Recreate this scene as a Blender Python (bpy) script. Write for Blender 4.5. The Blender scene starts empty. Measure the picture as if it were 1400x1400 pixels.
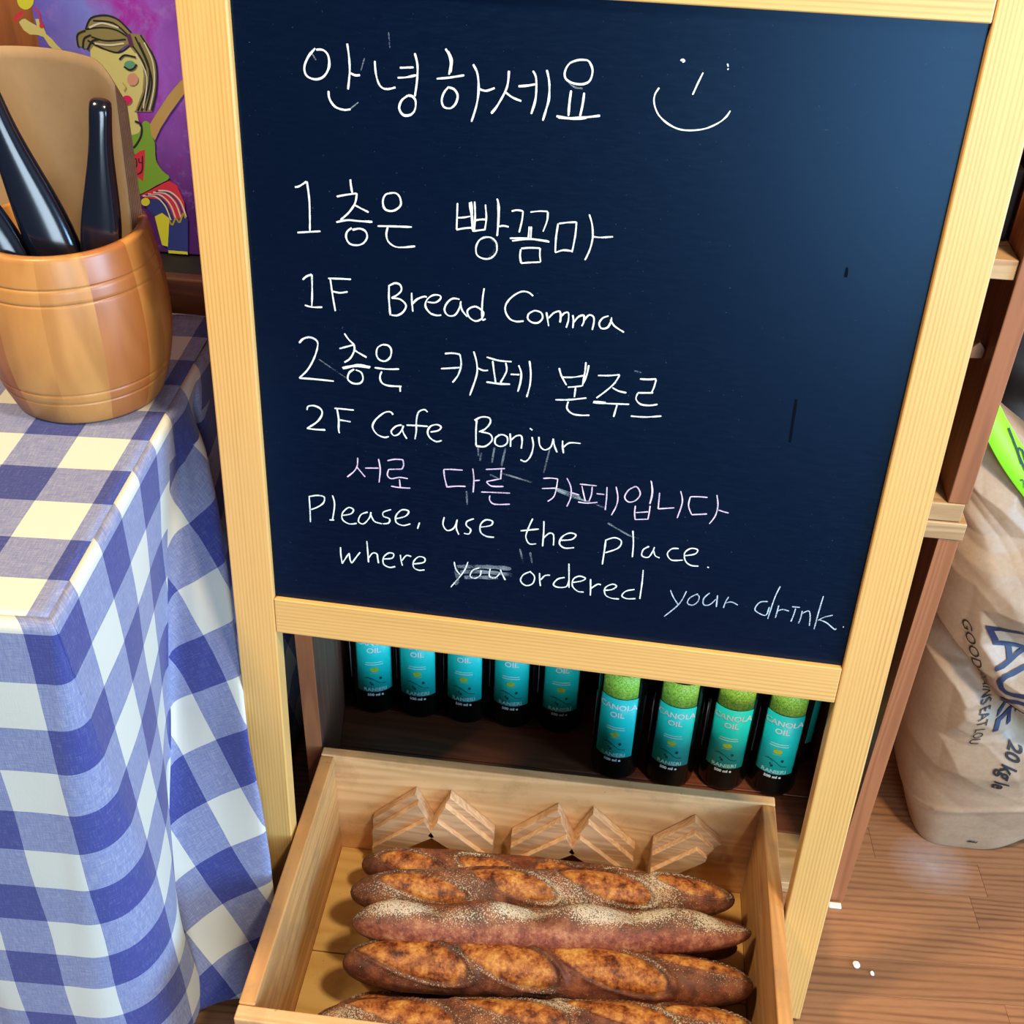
import bpy, bmesh, math, random
from mathutils import Vector, Matrix, noise
from mathutils.geometry import tessellate_polygon
random.seed(7)
S = bpy.context.scene
COL = S.collection
# ------------------------------------------------------------------ camera
cam = bpy.data.cameras.new('camera'); camo = bpy.data.objects.new('camera', cam); COL.objects.link(camo)
_l = (0.312893, -0.848391, 1.250311); _x = (0.992661, 0.116815, 0.031294); _y = (-0.093666, 0.578967, 0.809953); _z = (0.076496, -0.80694, 0.585659)
camo.matrix_world = Matrix(((_x[0], _y[0], _z[0], _l[0]), (_x[1], _y[1], _z[1], _l[1]), (_x[2], _y[2], _z[2], _l[2]), (0, 0, 0, 1)))
cam.sensor_width = 36; cam.lens = 36 * 1591.18 / 1400; cam.clip_start = .02; cam.clip_end = 50
S.camera = camo
# ------------------------------------------------------------------ light and exposure
W = bpy.data.worlds.new('world'); S.world = W; W.use_nodes = True
W.node_tree.nodes['Background'].inputs[0].default_value = (.70, .80, 1, 1)
W.node_tree.nodes['Background'].inputs[1].default_value = .09
def area(name, loc, target, size, power, color, spread=180):
    d = bpy.data.lights.new(name, 'AREA'); d.shape = 'RECTANGLE'; d.size, d.size_y = size; d.energy = power; d.color = color; d.spread = math.radians(spread)
    o = bpy.data.objects.new(name, d); COL.objects.link(o); o.location = loc
    o.rotation_euler = (Vector(target) - Vector(loc)).to_track_quat('-Z', 'Y').to_euler(); return o
area('window_daylight', (3.3, -1.35, .95), (.2, 0, .45), (1.5, 1.3), 140, (.34, .64, 1))
area('sheen_fill_light', (1.35, -3.1, 1.05), (.4, 0, .4), (1.1, 1.7), 52, (.66, .84, 1))  # added unseen area light for the board's sheen and frontal fill
area('ceiling_lamp', (-.65, -.55, 2.5), (.1, .1, .3), (.22, .22), 34, (1, .77, .48))
area('ceiling_lamp', (1.0, -.6, 2.15), (.6, .1, .6), (.2, .2), 28, (1, .84, .58))
S.view_settings.view_transform = 'Standard'; S.view_settings.look = 'None'; S.view_settings.gamma = 1
S.view_settings.use_curve_mapping = False; S.view_settings.exposure = .35
# ------------------------------------------------------------------ materials
class NT:
    def __init__(s, name):
        s.m = bpy.data.materials.new(name); s.m.use_nodes = True; s.t = s.m.node_tree; s.b = s.t.nodes['Principled BSDF']
    def n(s, typ, **k):
        nd = s.t.nodes.new(typ)
        for a, v in k.items():
            if a == 'inp':
                for i, x in v.items():
                    if isinstance(x, bpy.types.NodeSocket): s.t.links.new(x, nd.inputs[i])
                    else: nd.inputs[i].default_value = x
            else: setattr(nd, a, v)
        return nd
    def l(s, a, b): s.t.links.new(a, b)
    def ramp(s, fac, stops, interp='LINEAR'):
        r = s.n('ShaderNodeValToRGB', inp={0: fac}); r.color_ramp.interpolation = interp
        e = r.color_ramp.elements
        while len(e) < len(stops): e.new(.5)
        for q, (p, c) in zip(e, stops): q.position = p; q.color = (*c, 1) if len(c) == 3 else c
        return r.outputs[0]
    def mix(s, fac, a, b, mode='MIX'):
        n = s.n('ShaderNodeMix', data_type='RGBA', blend_type=mode)
        for i, v in ((0, fac), (6, a), (7, b)):
            if isinstance(v, bpy.types.NodeSocket): s.l(v, n.inputs[i])
            else: n.inputs[i].default_value = (*v, 1) if isinstance(v, tuple) and len(v) == 3 else v
        return n.outputs[2]
    def math(s, op, a, b=0, c=0, clamp=False):
        n = s.n('ShaderNodeMath', operation=op, use_clamp=clamp)
        for i, v in enumerate((a, b, c)):
            if isinstance(v, bpy.types.NodeSocket): s.l(v, n.inputs[i])
            else: n.inputs[i].default_value = v
        return n.outputs[0]
    def noise(s, vec, scale, detail=3, rough=.5, dist=0):
        n = s.n('ShaderNodeTexNoise', inp={'Scale': scale, 'Detail': detail, 'Roughness': rough, 'Distortion': dist}); s.l(vec, n.inputs['Vector']); return n
    def bump(s, h, strength=.3, dist=.001):
        n = s.n('ShaderNodeBump', inp={'Strength': strength, 'Distance': dist}); s.l(h, n.inputs['Height']); s.l(n.outputs[0], s.b.inputs['Normal'])
    def set(s, **k):
        for a, v in k.items():
            i = s.b.inputs[a.replace('_', ' ')]
            if isinstance(v, bpy.types.NodeSocket): s.l(v, i)
            else: i.default_value = (*v, 1) if isinstance(v, tuple) and len(v) == 3 else v
def sr(h):   # hex to linear
    c = [int(h[i:i + 2], 16) / 255 for i in (0, 2, 4)]
    return tuple(x / 12.92 if x <= .04045 else ((x + .055) / 1.055) ** 2.4 for x in c)
def plain(name, col, rough=.6, **k):
    t = NT(name); t.set(Base_Color=col, Roughness=rough, **k); return t.m
def wood(name, axis, light, dark, band=60, stretch=14, rough=.5, coat=0, tint=.12, contrast=1.0, dirt=None, dist=1.6, fine=.35, across=None, pitch=.0042):
    """grain along the local axis (0,1,2)"""
    t = NT(name)
    tc = t.n('ShaderNodeTexCoord'); oi = t.n('ShaderNodeObjectInfo')
    sc = [1, 1, 1]; sc[axis] = 1 / stretch
    off = t.n('ShaderNodeVectorMath', operation='SCALE', inp={0: oi.outputs['Random'], 'Scale': 3.7})
    cmb = t.n('ShaderNodeCombineXYZ'); 
    for i in range(3): t.l(oi.outputs['Random'], cmb.inputs[i])
    ad = t.n('ShaderNodeVectorMath', operation='MULTIPLY_ADD', inp={0: cmb.outputs[0], 1: (3.1, 5.3, 7.7), 2: tc.outputs['Object']})
    mp = t.n('ShaderNodeMapping', inp={'Vector': ad.outputs[0], 'Scale': sc})
    v = mp.outputs[0]
    big = t.noise(v, 9, 3, .55, .5)
    # growth rings: distorted coordinate sum through a sine
    n1 = t.noise(v, band * .28, 2, .5, dist)
    rings = t.math('SINE', t.math('MULTIPLY', n1.outputs[0], 42 * contrast))
    if across is not None:
        sx = t.n('ShaderNodeSeparateXYZ', inp={0: ad.outputs[0]})
        wob = t.noise(v, 14, 2, .5, .6); pw = t.noise(v, 60, 1, .5)
        rings = t.math('SINE', t.math('MULTIPLY_ADD', wob.outputs[0], 26, t.math('MULTIPLY', sx.outputs[across], 6.283 / pitch)))
        rings = t.math('POWER', t.math('MULTIPLY_ADD', rings, .5, .5), 2.2); rings = t.math('MULTIPLY', rings, t.math('MULTIPLY_ADD', pw.outputs[0], 1.8, -.2, clamp=True))
    else: rings = t.math('MULTIPLY_ADD', rings, .5, .5)
    fi = t.noise(v, band * 6, 4, .7)
    f = t.math('ADD', t.math('MULTIPLY', rings, .42), t.math('MULTIPLY', fi.outputs[0], fine), clamp=True)
    f = t.math('ADD', f, t.math('MULTIPLY', t.math('SUBTRACT', big.outputs[0], .5), .5), clamp=True)
    c = t.mix(f, light, dark)
    hv = t.math('MULTIPLY_ADD', oi.outputs['Random'], tint * 2, 1 - tint)
    hs = t.n('ShaderNodeHueSaturation', inp={'Value': hv, 'Color': c}); c = hs.outputs[0]
    if dirt:
        dn = t.noise(tc.outputs['Object'], 22, 5, .65)
        c = t.mix(t.math('MULTIPLY', t.math('SUBTRACT', dn.outputs[0], .5), 1.7, clamp=True), c, dirt)
        sp = t.noise(tc.outputs['Object'], 160, 2, .6)
        c = t.mix(t.math('MULTIPLY', t.math('SUBTRACT', sp.outputs[0], .7), 6, clamp=True), c, tuple(x * .35 for x in dirt))
    t.set(Base_Color=c, Roughness=rough, Coat_Weight=coat, Coat_Roughness=.25)
    t.bump(f, .15, .0006)
    return t.m
PINE_L, PINE_D = sr('e8c98e'), sr('c49352')
M = {}
M['pine_z'] = wood('pine_upright', 2, sr('e0b068'), sr('ad7838'), 70, 22, .42, .15, .02, across=0, pitch=.0036)
M['pine_x'] = wood('pine_crosswise', 0, sr('e0b068'), sr('ad7838'), 70, 22, .42, .15, .02, across=2, pitch=.0040)
M['crate_x'] = wood('crate_board_crosswise', 0, sr('e8b880'), sr('c48a50'), 40, 14, .6, 0, .06, dirt=sr('86603e'), fine=.3)
M['crate_y'] = wood('crate_board_lengthwise', 1, sr('d8a060'), sr('a26c3a'), 40, 14, .6, 0, .06, dirt=sr('7c6450'))
M['crate_floor'] = wood('crate_floor_board', 0, sr('d9b068'), sr('bb8a42'), 26, 10, .55, 0, .06, .8, dirt=sr('9a6a30'))
M['moulding'] = wood('moulding_wood', 0, sr('d8b288'), sr('a3744a'), 90, 12, .55, 0, .06, dirt=sr('8d7a68'))
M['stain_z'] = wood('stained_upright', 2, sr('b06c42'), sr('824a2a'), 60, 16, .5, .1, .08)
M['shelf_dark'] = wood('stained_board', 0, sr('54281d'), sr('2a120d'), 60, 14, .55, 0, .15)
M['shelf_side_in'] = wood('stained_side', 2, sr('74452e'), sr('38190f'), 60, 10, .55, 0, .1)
M['shelf_pale'] = wood('pale_plank', 0, sr('cfa878'), sr('8f6238'), 60, 10, .55, 0, .05)
M['floor'] = wood('laminate', 0, sr('a8754e'), sr('562e1a'), 55, 9, .5, .05, .10, 1.15, dist=2.2, across=1, pitch=.009, fine=.5)
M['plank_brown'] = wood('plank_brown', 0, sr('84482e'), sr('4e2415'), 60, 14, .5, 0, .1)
M['wall'] = wood('wall_boards', 2, sr('a8683a'), sr('7e4526'), 40, 12, .55, 0, .1)
M['cabinet'] = wood('dark_cabinet', 0, sr('5c3320'), sr('34190f'), 50, 14, .5, .1, .1)
def chalkboard():
    t = NT('blackboard_paint'); tc = t.n('ShaderNodeTexCoord')
    mp = t.n('ShaderNodeMapping', inp={'Vector': tc.outputs['Object'], 'Scale': (1, 1, 6)})
    n = t.noise(mp.outputs[0], 60, 5, .65); n2 = t.noise(tc.outputs['Object'], 3.2, 4, .6)
    sp = t.noise(tc.outputs['Object'], 420, 2, .6)
    dust = t.math('MULTIPLY', t.math('SUBTRACT', n.outputs[0], .42), t.math('SUBTRACT', n2.outputs[0], .35), clamp=True)
    c = t.mix(t.math('MULTIPLY', dust, 1.2, clamp=True), (.0008, .0032, .014), (.012, .028, .066))
    c = t.mix(t.math('MULTIPLY', t.math('SUBTRACT', sp.outputs[0], .73), 7, clamp=True), c, (.08, .12, .16))
    t.set(Base_Color=c, Roughness=t.math('MULTIPLY_ADD', n.outputs[0], .08, .28), Specular_IOR_Level=.42, Specular_Tint=(.30, .62, 1)); t.bump(n.outputs[0], .08, .0004); return t.m
M['board'] = chalkboard()
def chalk(name, col, alpha, k):
    t = NT(name); tc = t.n('ShaderNodeTexCoord'); n = t.noise(tc.outputs['Object'], 900, 3, .7); n2 = t.noise(tc.outputs['Object'], 70, 2, .5)
    a = t.math('ADD', t.math('MULTIPLY', t.math('SUBTRACT', n.outputs[0], .5), k), t.math('MULTIPLY_ADD', n2.outputs[0], 1.0, alpha - .5), clamp=True)
    t.set(Base_Color=col, Roughness=.95, Alpha=a, Specular_IOR_Level=.1); return t.m
M['chalk_white'] = chalk('white_chalk', (.86, .93, .95), .88, 2.4)
M['chalk_thin'] = chalk('thin_blue_white_chalk', (.66, .78, .9), .62, 2.8)
M['chalk_pink'] = chalk('pale_pink_chalk', (.78, .62, .82), .82, 2.2)
M['chalk_faint'] = chalk('rubbed_chalk', (.5, .6, .68), .16, 1.2)
def gingham():
    t = NT('gingham'); uv = t.n('ShaderNodeUVMap', uv_map='UVMap'); sp = t.n('ShaderNodeSeparateXYZ', inp={0: uv.outputs[0]})
    def band(s, off, per):
        f = t.math('FRACT', t.math('MULTIPLY_ADD', s, 1 / per, 100 - off / per)); r = t.math('GREATER_THAN', f, .5); return r   # 1 = blue
    bu, bv = band(sp.outputs[0], .025, .1), band(sp.outputs[1], 0.0, .103)
    m1 = t.n('ShaderNodeMapping', inp={'Vector': uv.outputs[0], 'Scale': (1000, 70, 1)}); m2 = t.n('ShaderNodeMapping', inp={'Vector': uv.outputs[0], 'Scale': (70, 1000, 1)})
    nu, nv = t.noise(m1.outputs[0], 1, 3, .75), t.noise(m2.outputs[0], 1, 3, .75)
    w = t.math('ADD', t.math('MULTIPLY', t.math('SUBTRACT', nu.outputs[0], .5), 1.1), t.math('MULTIPLY', t.math('SUBTRACT', nv.outputs[0], .5), 1.1))
    amt = t.math('MULTIPLY', t.math('ADD', bu, bv), .5)
    on = t.math('GREATER_THAN', amt, .1)
    amt2 = t.math('MULTIPLY_ADD', w, t.math('MULTIPLY_ADD', on, .5, .06), amt, clamp=True)
    c = t.ramp(amt2, [(0, sr('cccabd')), (.5, sr('7d83a6')), (1, sr('393f7e'))])
    t.set(Base_Color=c, Roughness=.9, Specular_IOR_Level=.15, Sheen_Weight=.15); t.bump(w, .25, .0005); return t.m
M['gingham'] = gingham()
def crust():
    t = NT('crust'); tc = t.n('ShaderNodeTexCoord'); oi = t.n('ShaderNodeObjectInfo')
    ad = t.n('ShaderNodeVectorMath', operation='MULTIPLY_ADD', inp={1: (3, 5, 7), 2: tc.outputs['Object']})
    cmb = t.n('ShaderNodeCombineXYZ'); [t.l(oi.outputs['Random'], cmb.inputs[i]) for i in range(3)]; t.l(cmb.outputs[0], ad.inputs[0]); v = ad.outputs[0]
    sl = t.n('ShaderNodeAttribute', attribute_name='slash').outputs['Fac']; fl = t.n('ShaderNodeAttribute', attribute_name='flour').outputs['Fac']; ed = t.n('ShaderNodeAttribute', attribute_name='edge').outputs['Fac']
    a = t.noise(v, 55, 5, .65); b = t.noise(v, 260, 4, .7); c0 = t.noise(v, 620, 2, .6); lo = t.noise(v, 18, 3, .5)
    body = t.ramp(a.outputs[0], [(.3, sr('351710')), (.5, sr('653220')), (.7, sr('935433'))])
    red = t.ramp(t.math('MULTIPLY_ADD', t.math('SUBTRACT', b.outputs[0], .5), .6, a.outputs[0]), [(.3, sr('5e2a20')), (.5, sr('8e4c38')), (.72, sr('b5805c'))])
    cut = t.ramp(t.math('MULTIPLY_ADD', t.math('SUBTRACT', b.outputs[0], .5), .45, a.outputs[0]), [(.30, sr('35160d')), (.40, sr('723818')), (.50, sr('a05c2a')), (.62, sr('c08440')), (.78, sr('dcb068'))])
    under = t.n('ShaderNodeAttribute', attribute_name='under').outputs['Fac']
    c = t.mix(under, body, red)
    c = t.mix(sl, c, cut)
    spk = t.math('MULTIPLY', t.math('SUBTRACT', t.math('MULTIPLY_ADD', fl, .30, t.math('MULTIPLY', c0.outputs[0], .95)), .66), 9, clamp=True)
    haze = t.math('MULTIPLY', fl, t.math('MULTIPLY', lo.outputs[0], .75), clamp=True)
    c = t.mix(t.math('MULTIPLY', haze, .55), c, sr('948468')); c = t.mix(t.math('MULTIPLY', spk, t.math('MULTIPLY_ADD', lo.outputs[0], .9, .25), clamp=True), c, sr('d8ccb2'))
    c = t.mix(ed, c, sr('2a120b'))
    t.set(Base_Color=c, Roughness=t.math('MULTIPLY_ADD', fl, .3, .5, clamp=True), Specular_IOR_Level=.35)
    t.bump(t.math('ADD', t.math('MULTIPLY', a.outputs[0], .7), t.math('MULTIPLY', b.outputs[0], .45)), .55, .0025); return t.m
M['crust'] = crust()
def paper(name, lo, hi, scale=30, rough=.75, bump=.2, **k):
    t = NT(name); tc = t.n('ShaderNodeTexCoord'); n = t.noise(tc.outputs['Object'], scale, 5, .6); n2 = t.noise(tc.outputs['Object'], scale * 14, 3, .6)
    c = t.mix(t.math('MULTIPLY_ADD', t.math('SUBTRACT', n2.outputs[0], .5), .5, n.outputs[0], clamp=True), lo, hi); t.set(Base_Color=c, Roughness=rough, **k); t.bump(n2.outputs[0], bump, .0005); return t.m
M['sack'] = paper('sack_paper', sr('86694f'), sr('b99b7d'), 14, .5, .15)
M['kraft'] = paper('kraft_paper', sr('8f7556'), sr('a78a66'), 8, .8, .12)
M['kraft_edge'] = paper('kraft_edge', sr('7d4f36'), sr('b08564'), 60, .7)
M['grey_wrap'] = paper('grey_wrap', sr('8c8074'), sr('d2cec6'), 20, .3, .1)
M['shaded_bag'] = plain('shaded_bag', (.015, .011, .01), .35)  # near-black colour stands for the shadow on the rear bag
M['black_plastic'] = plain('black_plastic', (.004, .006, .014), .16, Specular_IOR_Level=.6, Coat_Weight=.5, Coat_Roughness=.12)
M['bottle_glass'] = plain('dark_bottle_glass', (.002, .003, .002), .12, Specular_IOR_Level=.3)
M['cap'] = plain('bottle_cap', (.01, .01, .012), .35)
M['label_teal'] = plain('teal_label', sr('18e6da'), .42)
M['label_back'] = plain('pale_back_label', sr('c9c9dd'), .5)
def rape():
    t = NT('rapeseed_photo_print'); tc = t.n('ShaderNodeTexCoord'); n = t.noise(tc.outputs['Object'], 380, 4, .8); v = t.noise(tc.outputs['Object'], 900, 2, .5)
    c = t.ramp(t.math('MULTIPLY_ADD', t.math('SUBTRACT', v.outputs[0], .5), .5, n.outputs[0]), [(.3, sr('3c8a22')), (.46, sr('8ad848')), (.58, sr('c8ec50')), (.72, sr('f2f8b8'))]); t.set(Base_Color=c, Roughness=.45); return t.m
M['label_green'] = rape()
for n_, h in dict(print_white='f4fbf6', print_dark='0c4a44', print_lime='b7d040', print_navy='141b3a', print_black='121216', lime='8ff01e', red='c8343a', flour='ffffff', black_card='141216', thread='e8e0d0').items(): M[n_] = plain(n_, sr(h), .6)
def painted():
    t = NT('painted_background'); tc = t.n('ShaderNodeTexCoord'); s = t.n('ShaderNodeSeparateXYZ', inp={0: tc.outputs['Object']})
    n = t.noise(tc.outputs['Object'], 16, 5, .6, .8); n2 = t.noise(tc.outputs['Object'], 60, 4, .65)
    x = t.math('MULTIPLY_ADD', s.outputs[0], 3.4, t.math('MULTIPLY_ADD', n.outputs[0], .5, .25)); 
    c = t.ramp(x, [(0, sr('5a4ac4')), (.18, sr('7470dc')), (.3, sr('7a86e6')), (.42, sr('a02ab0')), (.52, sr('9a5ad0')), (.72, sr('7a3ab0')), (.9, sr('5c2a8c')), (1, sr('6a2a80'))])
    c = t.mix(t.math('MULTIPLY', t.math('SUBTRACT', .02, s.outputs[2]), 7, clamp=True), c, sr('4c1c6c'))
    c = t.mix(t.math('MULTIPLY', t.math('SUBTRACT', n2.outputs[0], .55), 2.5, clamp=True), c, sr('a884e0')); t.set(Base_Color=c, Roughness=.5); return t.m
M['paint_bg'] = painted()
for n_, h in dict(skin='d2cf86', hair='8d8552', dark='1d2226', haze='d8d4c0', plum='5a3058', teal='5fa089', tan='b99a5c', blush='d39a84', pink='d8147a', red_='d0324a', green='78a838', blue='2c3a86', gold='a89a30', yellow='d4d63a').items(): M['art_' + n_] = plain('paint_' + n_, sr(h), .55)
def barrelmat(name, l, d):
    return wood(name, 2, sr(l), sr(d), 34, 7, .4, .2, .03, .8)
M['stave_pale'] = barrelmat('stave_pale', 'c48848', '9c642e'); M['stave_red'] = barrelmat('stave_red', 'ae6a36', '84481f'); M['stave_mid'] = barrelmat('stave_mid', 'b87a40', '905828')
# ------------------------------------------------------------------ helpers
def link(name, me, mat, parent=None, kind=None, label=None, loc=None, smooth=False):
    o = bpy.data.objects.new(name, me); COL.objects.link(o)
    if mat is not None: me.materials.clear(); me.materials.append(mat)
    if parent is not None: o.parent = parent
    if kind: o['kind'] = kind
    if label: o['label'] = label
    if loc is not None: o.location = loc
    if smooth:
        for p in me.polygons: p.use_smooth = True
    return o
def fromdata(name, v, f, mat, parent=None, smooth=False, **k):
    me = bpy.data.meshes.new(name); me.from_pydata([tuple(a) for a in v], [], f); me.update()
    return link(name, me, mat, parent, smooth=smooth, **k)
def bmobj(name, bm, mat, parent=None, smooth=False, **k):
    bmesh.ops.recalc_face_normals(bm, faces=bm.faces)
    me = bpy.data.meshes.new(name); bm.to_mesh(me); bm.free(); return link(name, me, mat, parent, smooth=smooth, **k)
def addbox(bm, a, b, bev=.001):
    r = bmesh.ops.create_cube(bm, size=1); vs = r['verts']
    for v in vs: v.co = Vector([(a[i] + b[i]) / 2 + v.co[i] * (b[i] - a[i]) for i in range(3)])
    if bev: bmesh.ops.bevel(bm, geom=list({e for v in vs for e in v.link_edges}), offset=bev, segments=2, affect='EDGES', profile=.5)
def box(name, a, b, mat, parent=None, bev=.001, **k):
    """box with its own local origin at its centre so that grain differs piece by piece"""
    c = [(a[i] + b[i]) / 2 for i in range(3)]; bm = bmesh.new(); addbox(bm, [a[i] - c[i] for i in range(3)], [b[i] - c[i] for i in range(3)], bev)
    return bmobj(name, bm, mat, parent, loc=c, **k)
def empty(name, label, cat, loc=(0, 0, 0), rot=(0, 0, 0), group=None):
    o = bpy.data.objects.new(name, None); COL.objects.link(o); o.location = loc; o.rotation_euler = rot; o.empty_display_size = .05
    tag(o, label, cat, group); return o
def tag(o, label, cat, group=None):
    o['label'] = label; o['category'] = cat
    if group: o['group'] = group
    return o
def extrude(bm, pts, d0, d1, bev=0):
    """polygon pts (x,z) extruded in y from d0 to d1"""
    A = [bm.verts.new((p[0], d0, p[1])) for p in pts]; B = [bm.verts.new((p[0], d1, p[1])) for p in pts]; n = len(pts)
    fs = [bm.faces.new(A), bm.faces.new(B[::-1])] + [bm.faces.new((A[i], B[i], B[(i + 1) % n], A[(i + 1) % n])) for i in range(n)]
    bmesh.ops.recalc_face_normals(bm, faces=fs)
    if bev: bmesh.ops.bevel(bm, geom=list({e for f in fs for e in f.edges}), offset=bev, segments=1, affect='EDGES')
def cr(P, n):
    """Catmull-Rom through the points, n samples per interval"""
    out = []; P = [Vector(p) for p in P]; m = len(P)
    for i in range(m - 1):
        a, b, c, d = P[max(i - 1, 0)], P[i], P[i + 1], P[min(i + 2, m - 1)]
        for j in range(n):
            t = j / n; out.append(.5 * ((2 * b) + (c - a) * t + (2 * a - 5 * b + 4 * c - d) * t * t + (3 * b - a - 3 * c + d) * t ** 3))
    out.append(P[-1]); return out
def textmesh(body, size, cuts=0, align='CENTER', bold=0):
    cu = bpy.data.curves.new('t', 'FONT'); cu.body = body; cu.size = size; cu.align_x = align; cu.offset = bold; cu.resolution_u = 3
    o = bpy.data.objects.new('t', cu); COL.objects.link(o); bpy.context.view_layer.update()
    me = bpy.data.meshes.new_from_object(o.evaluated_get(bpy.context.evaluated_depsgraph_get())); bpy.data.objects.remove(o)
    bm = bmesh.new(); bm.from_mesh(me); bpy.data.meshes.remove(me)
    if cuts:
        bmesh.ops.triangulate(bm, faces=bm.faces); bmesh.ops.subdivide_edges(bm, edges=bm.edges, cuts=cuts, use_grid_fill=True)
    return bm
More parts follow.
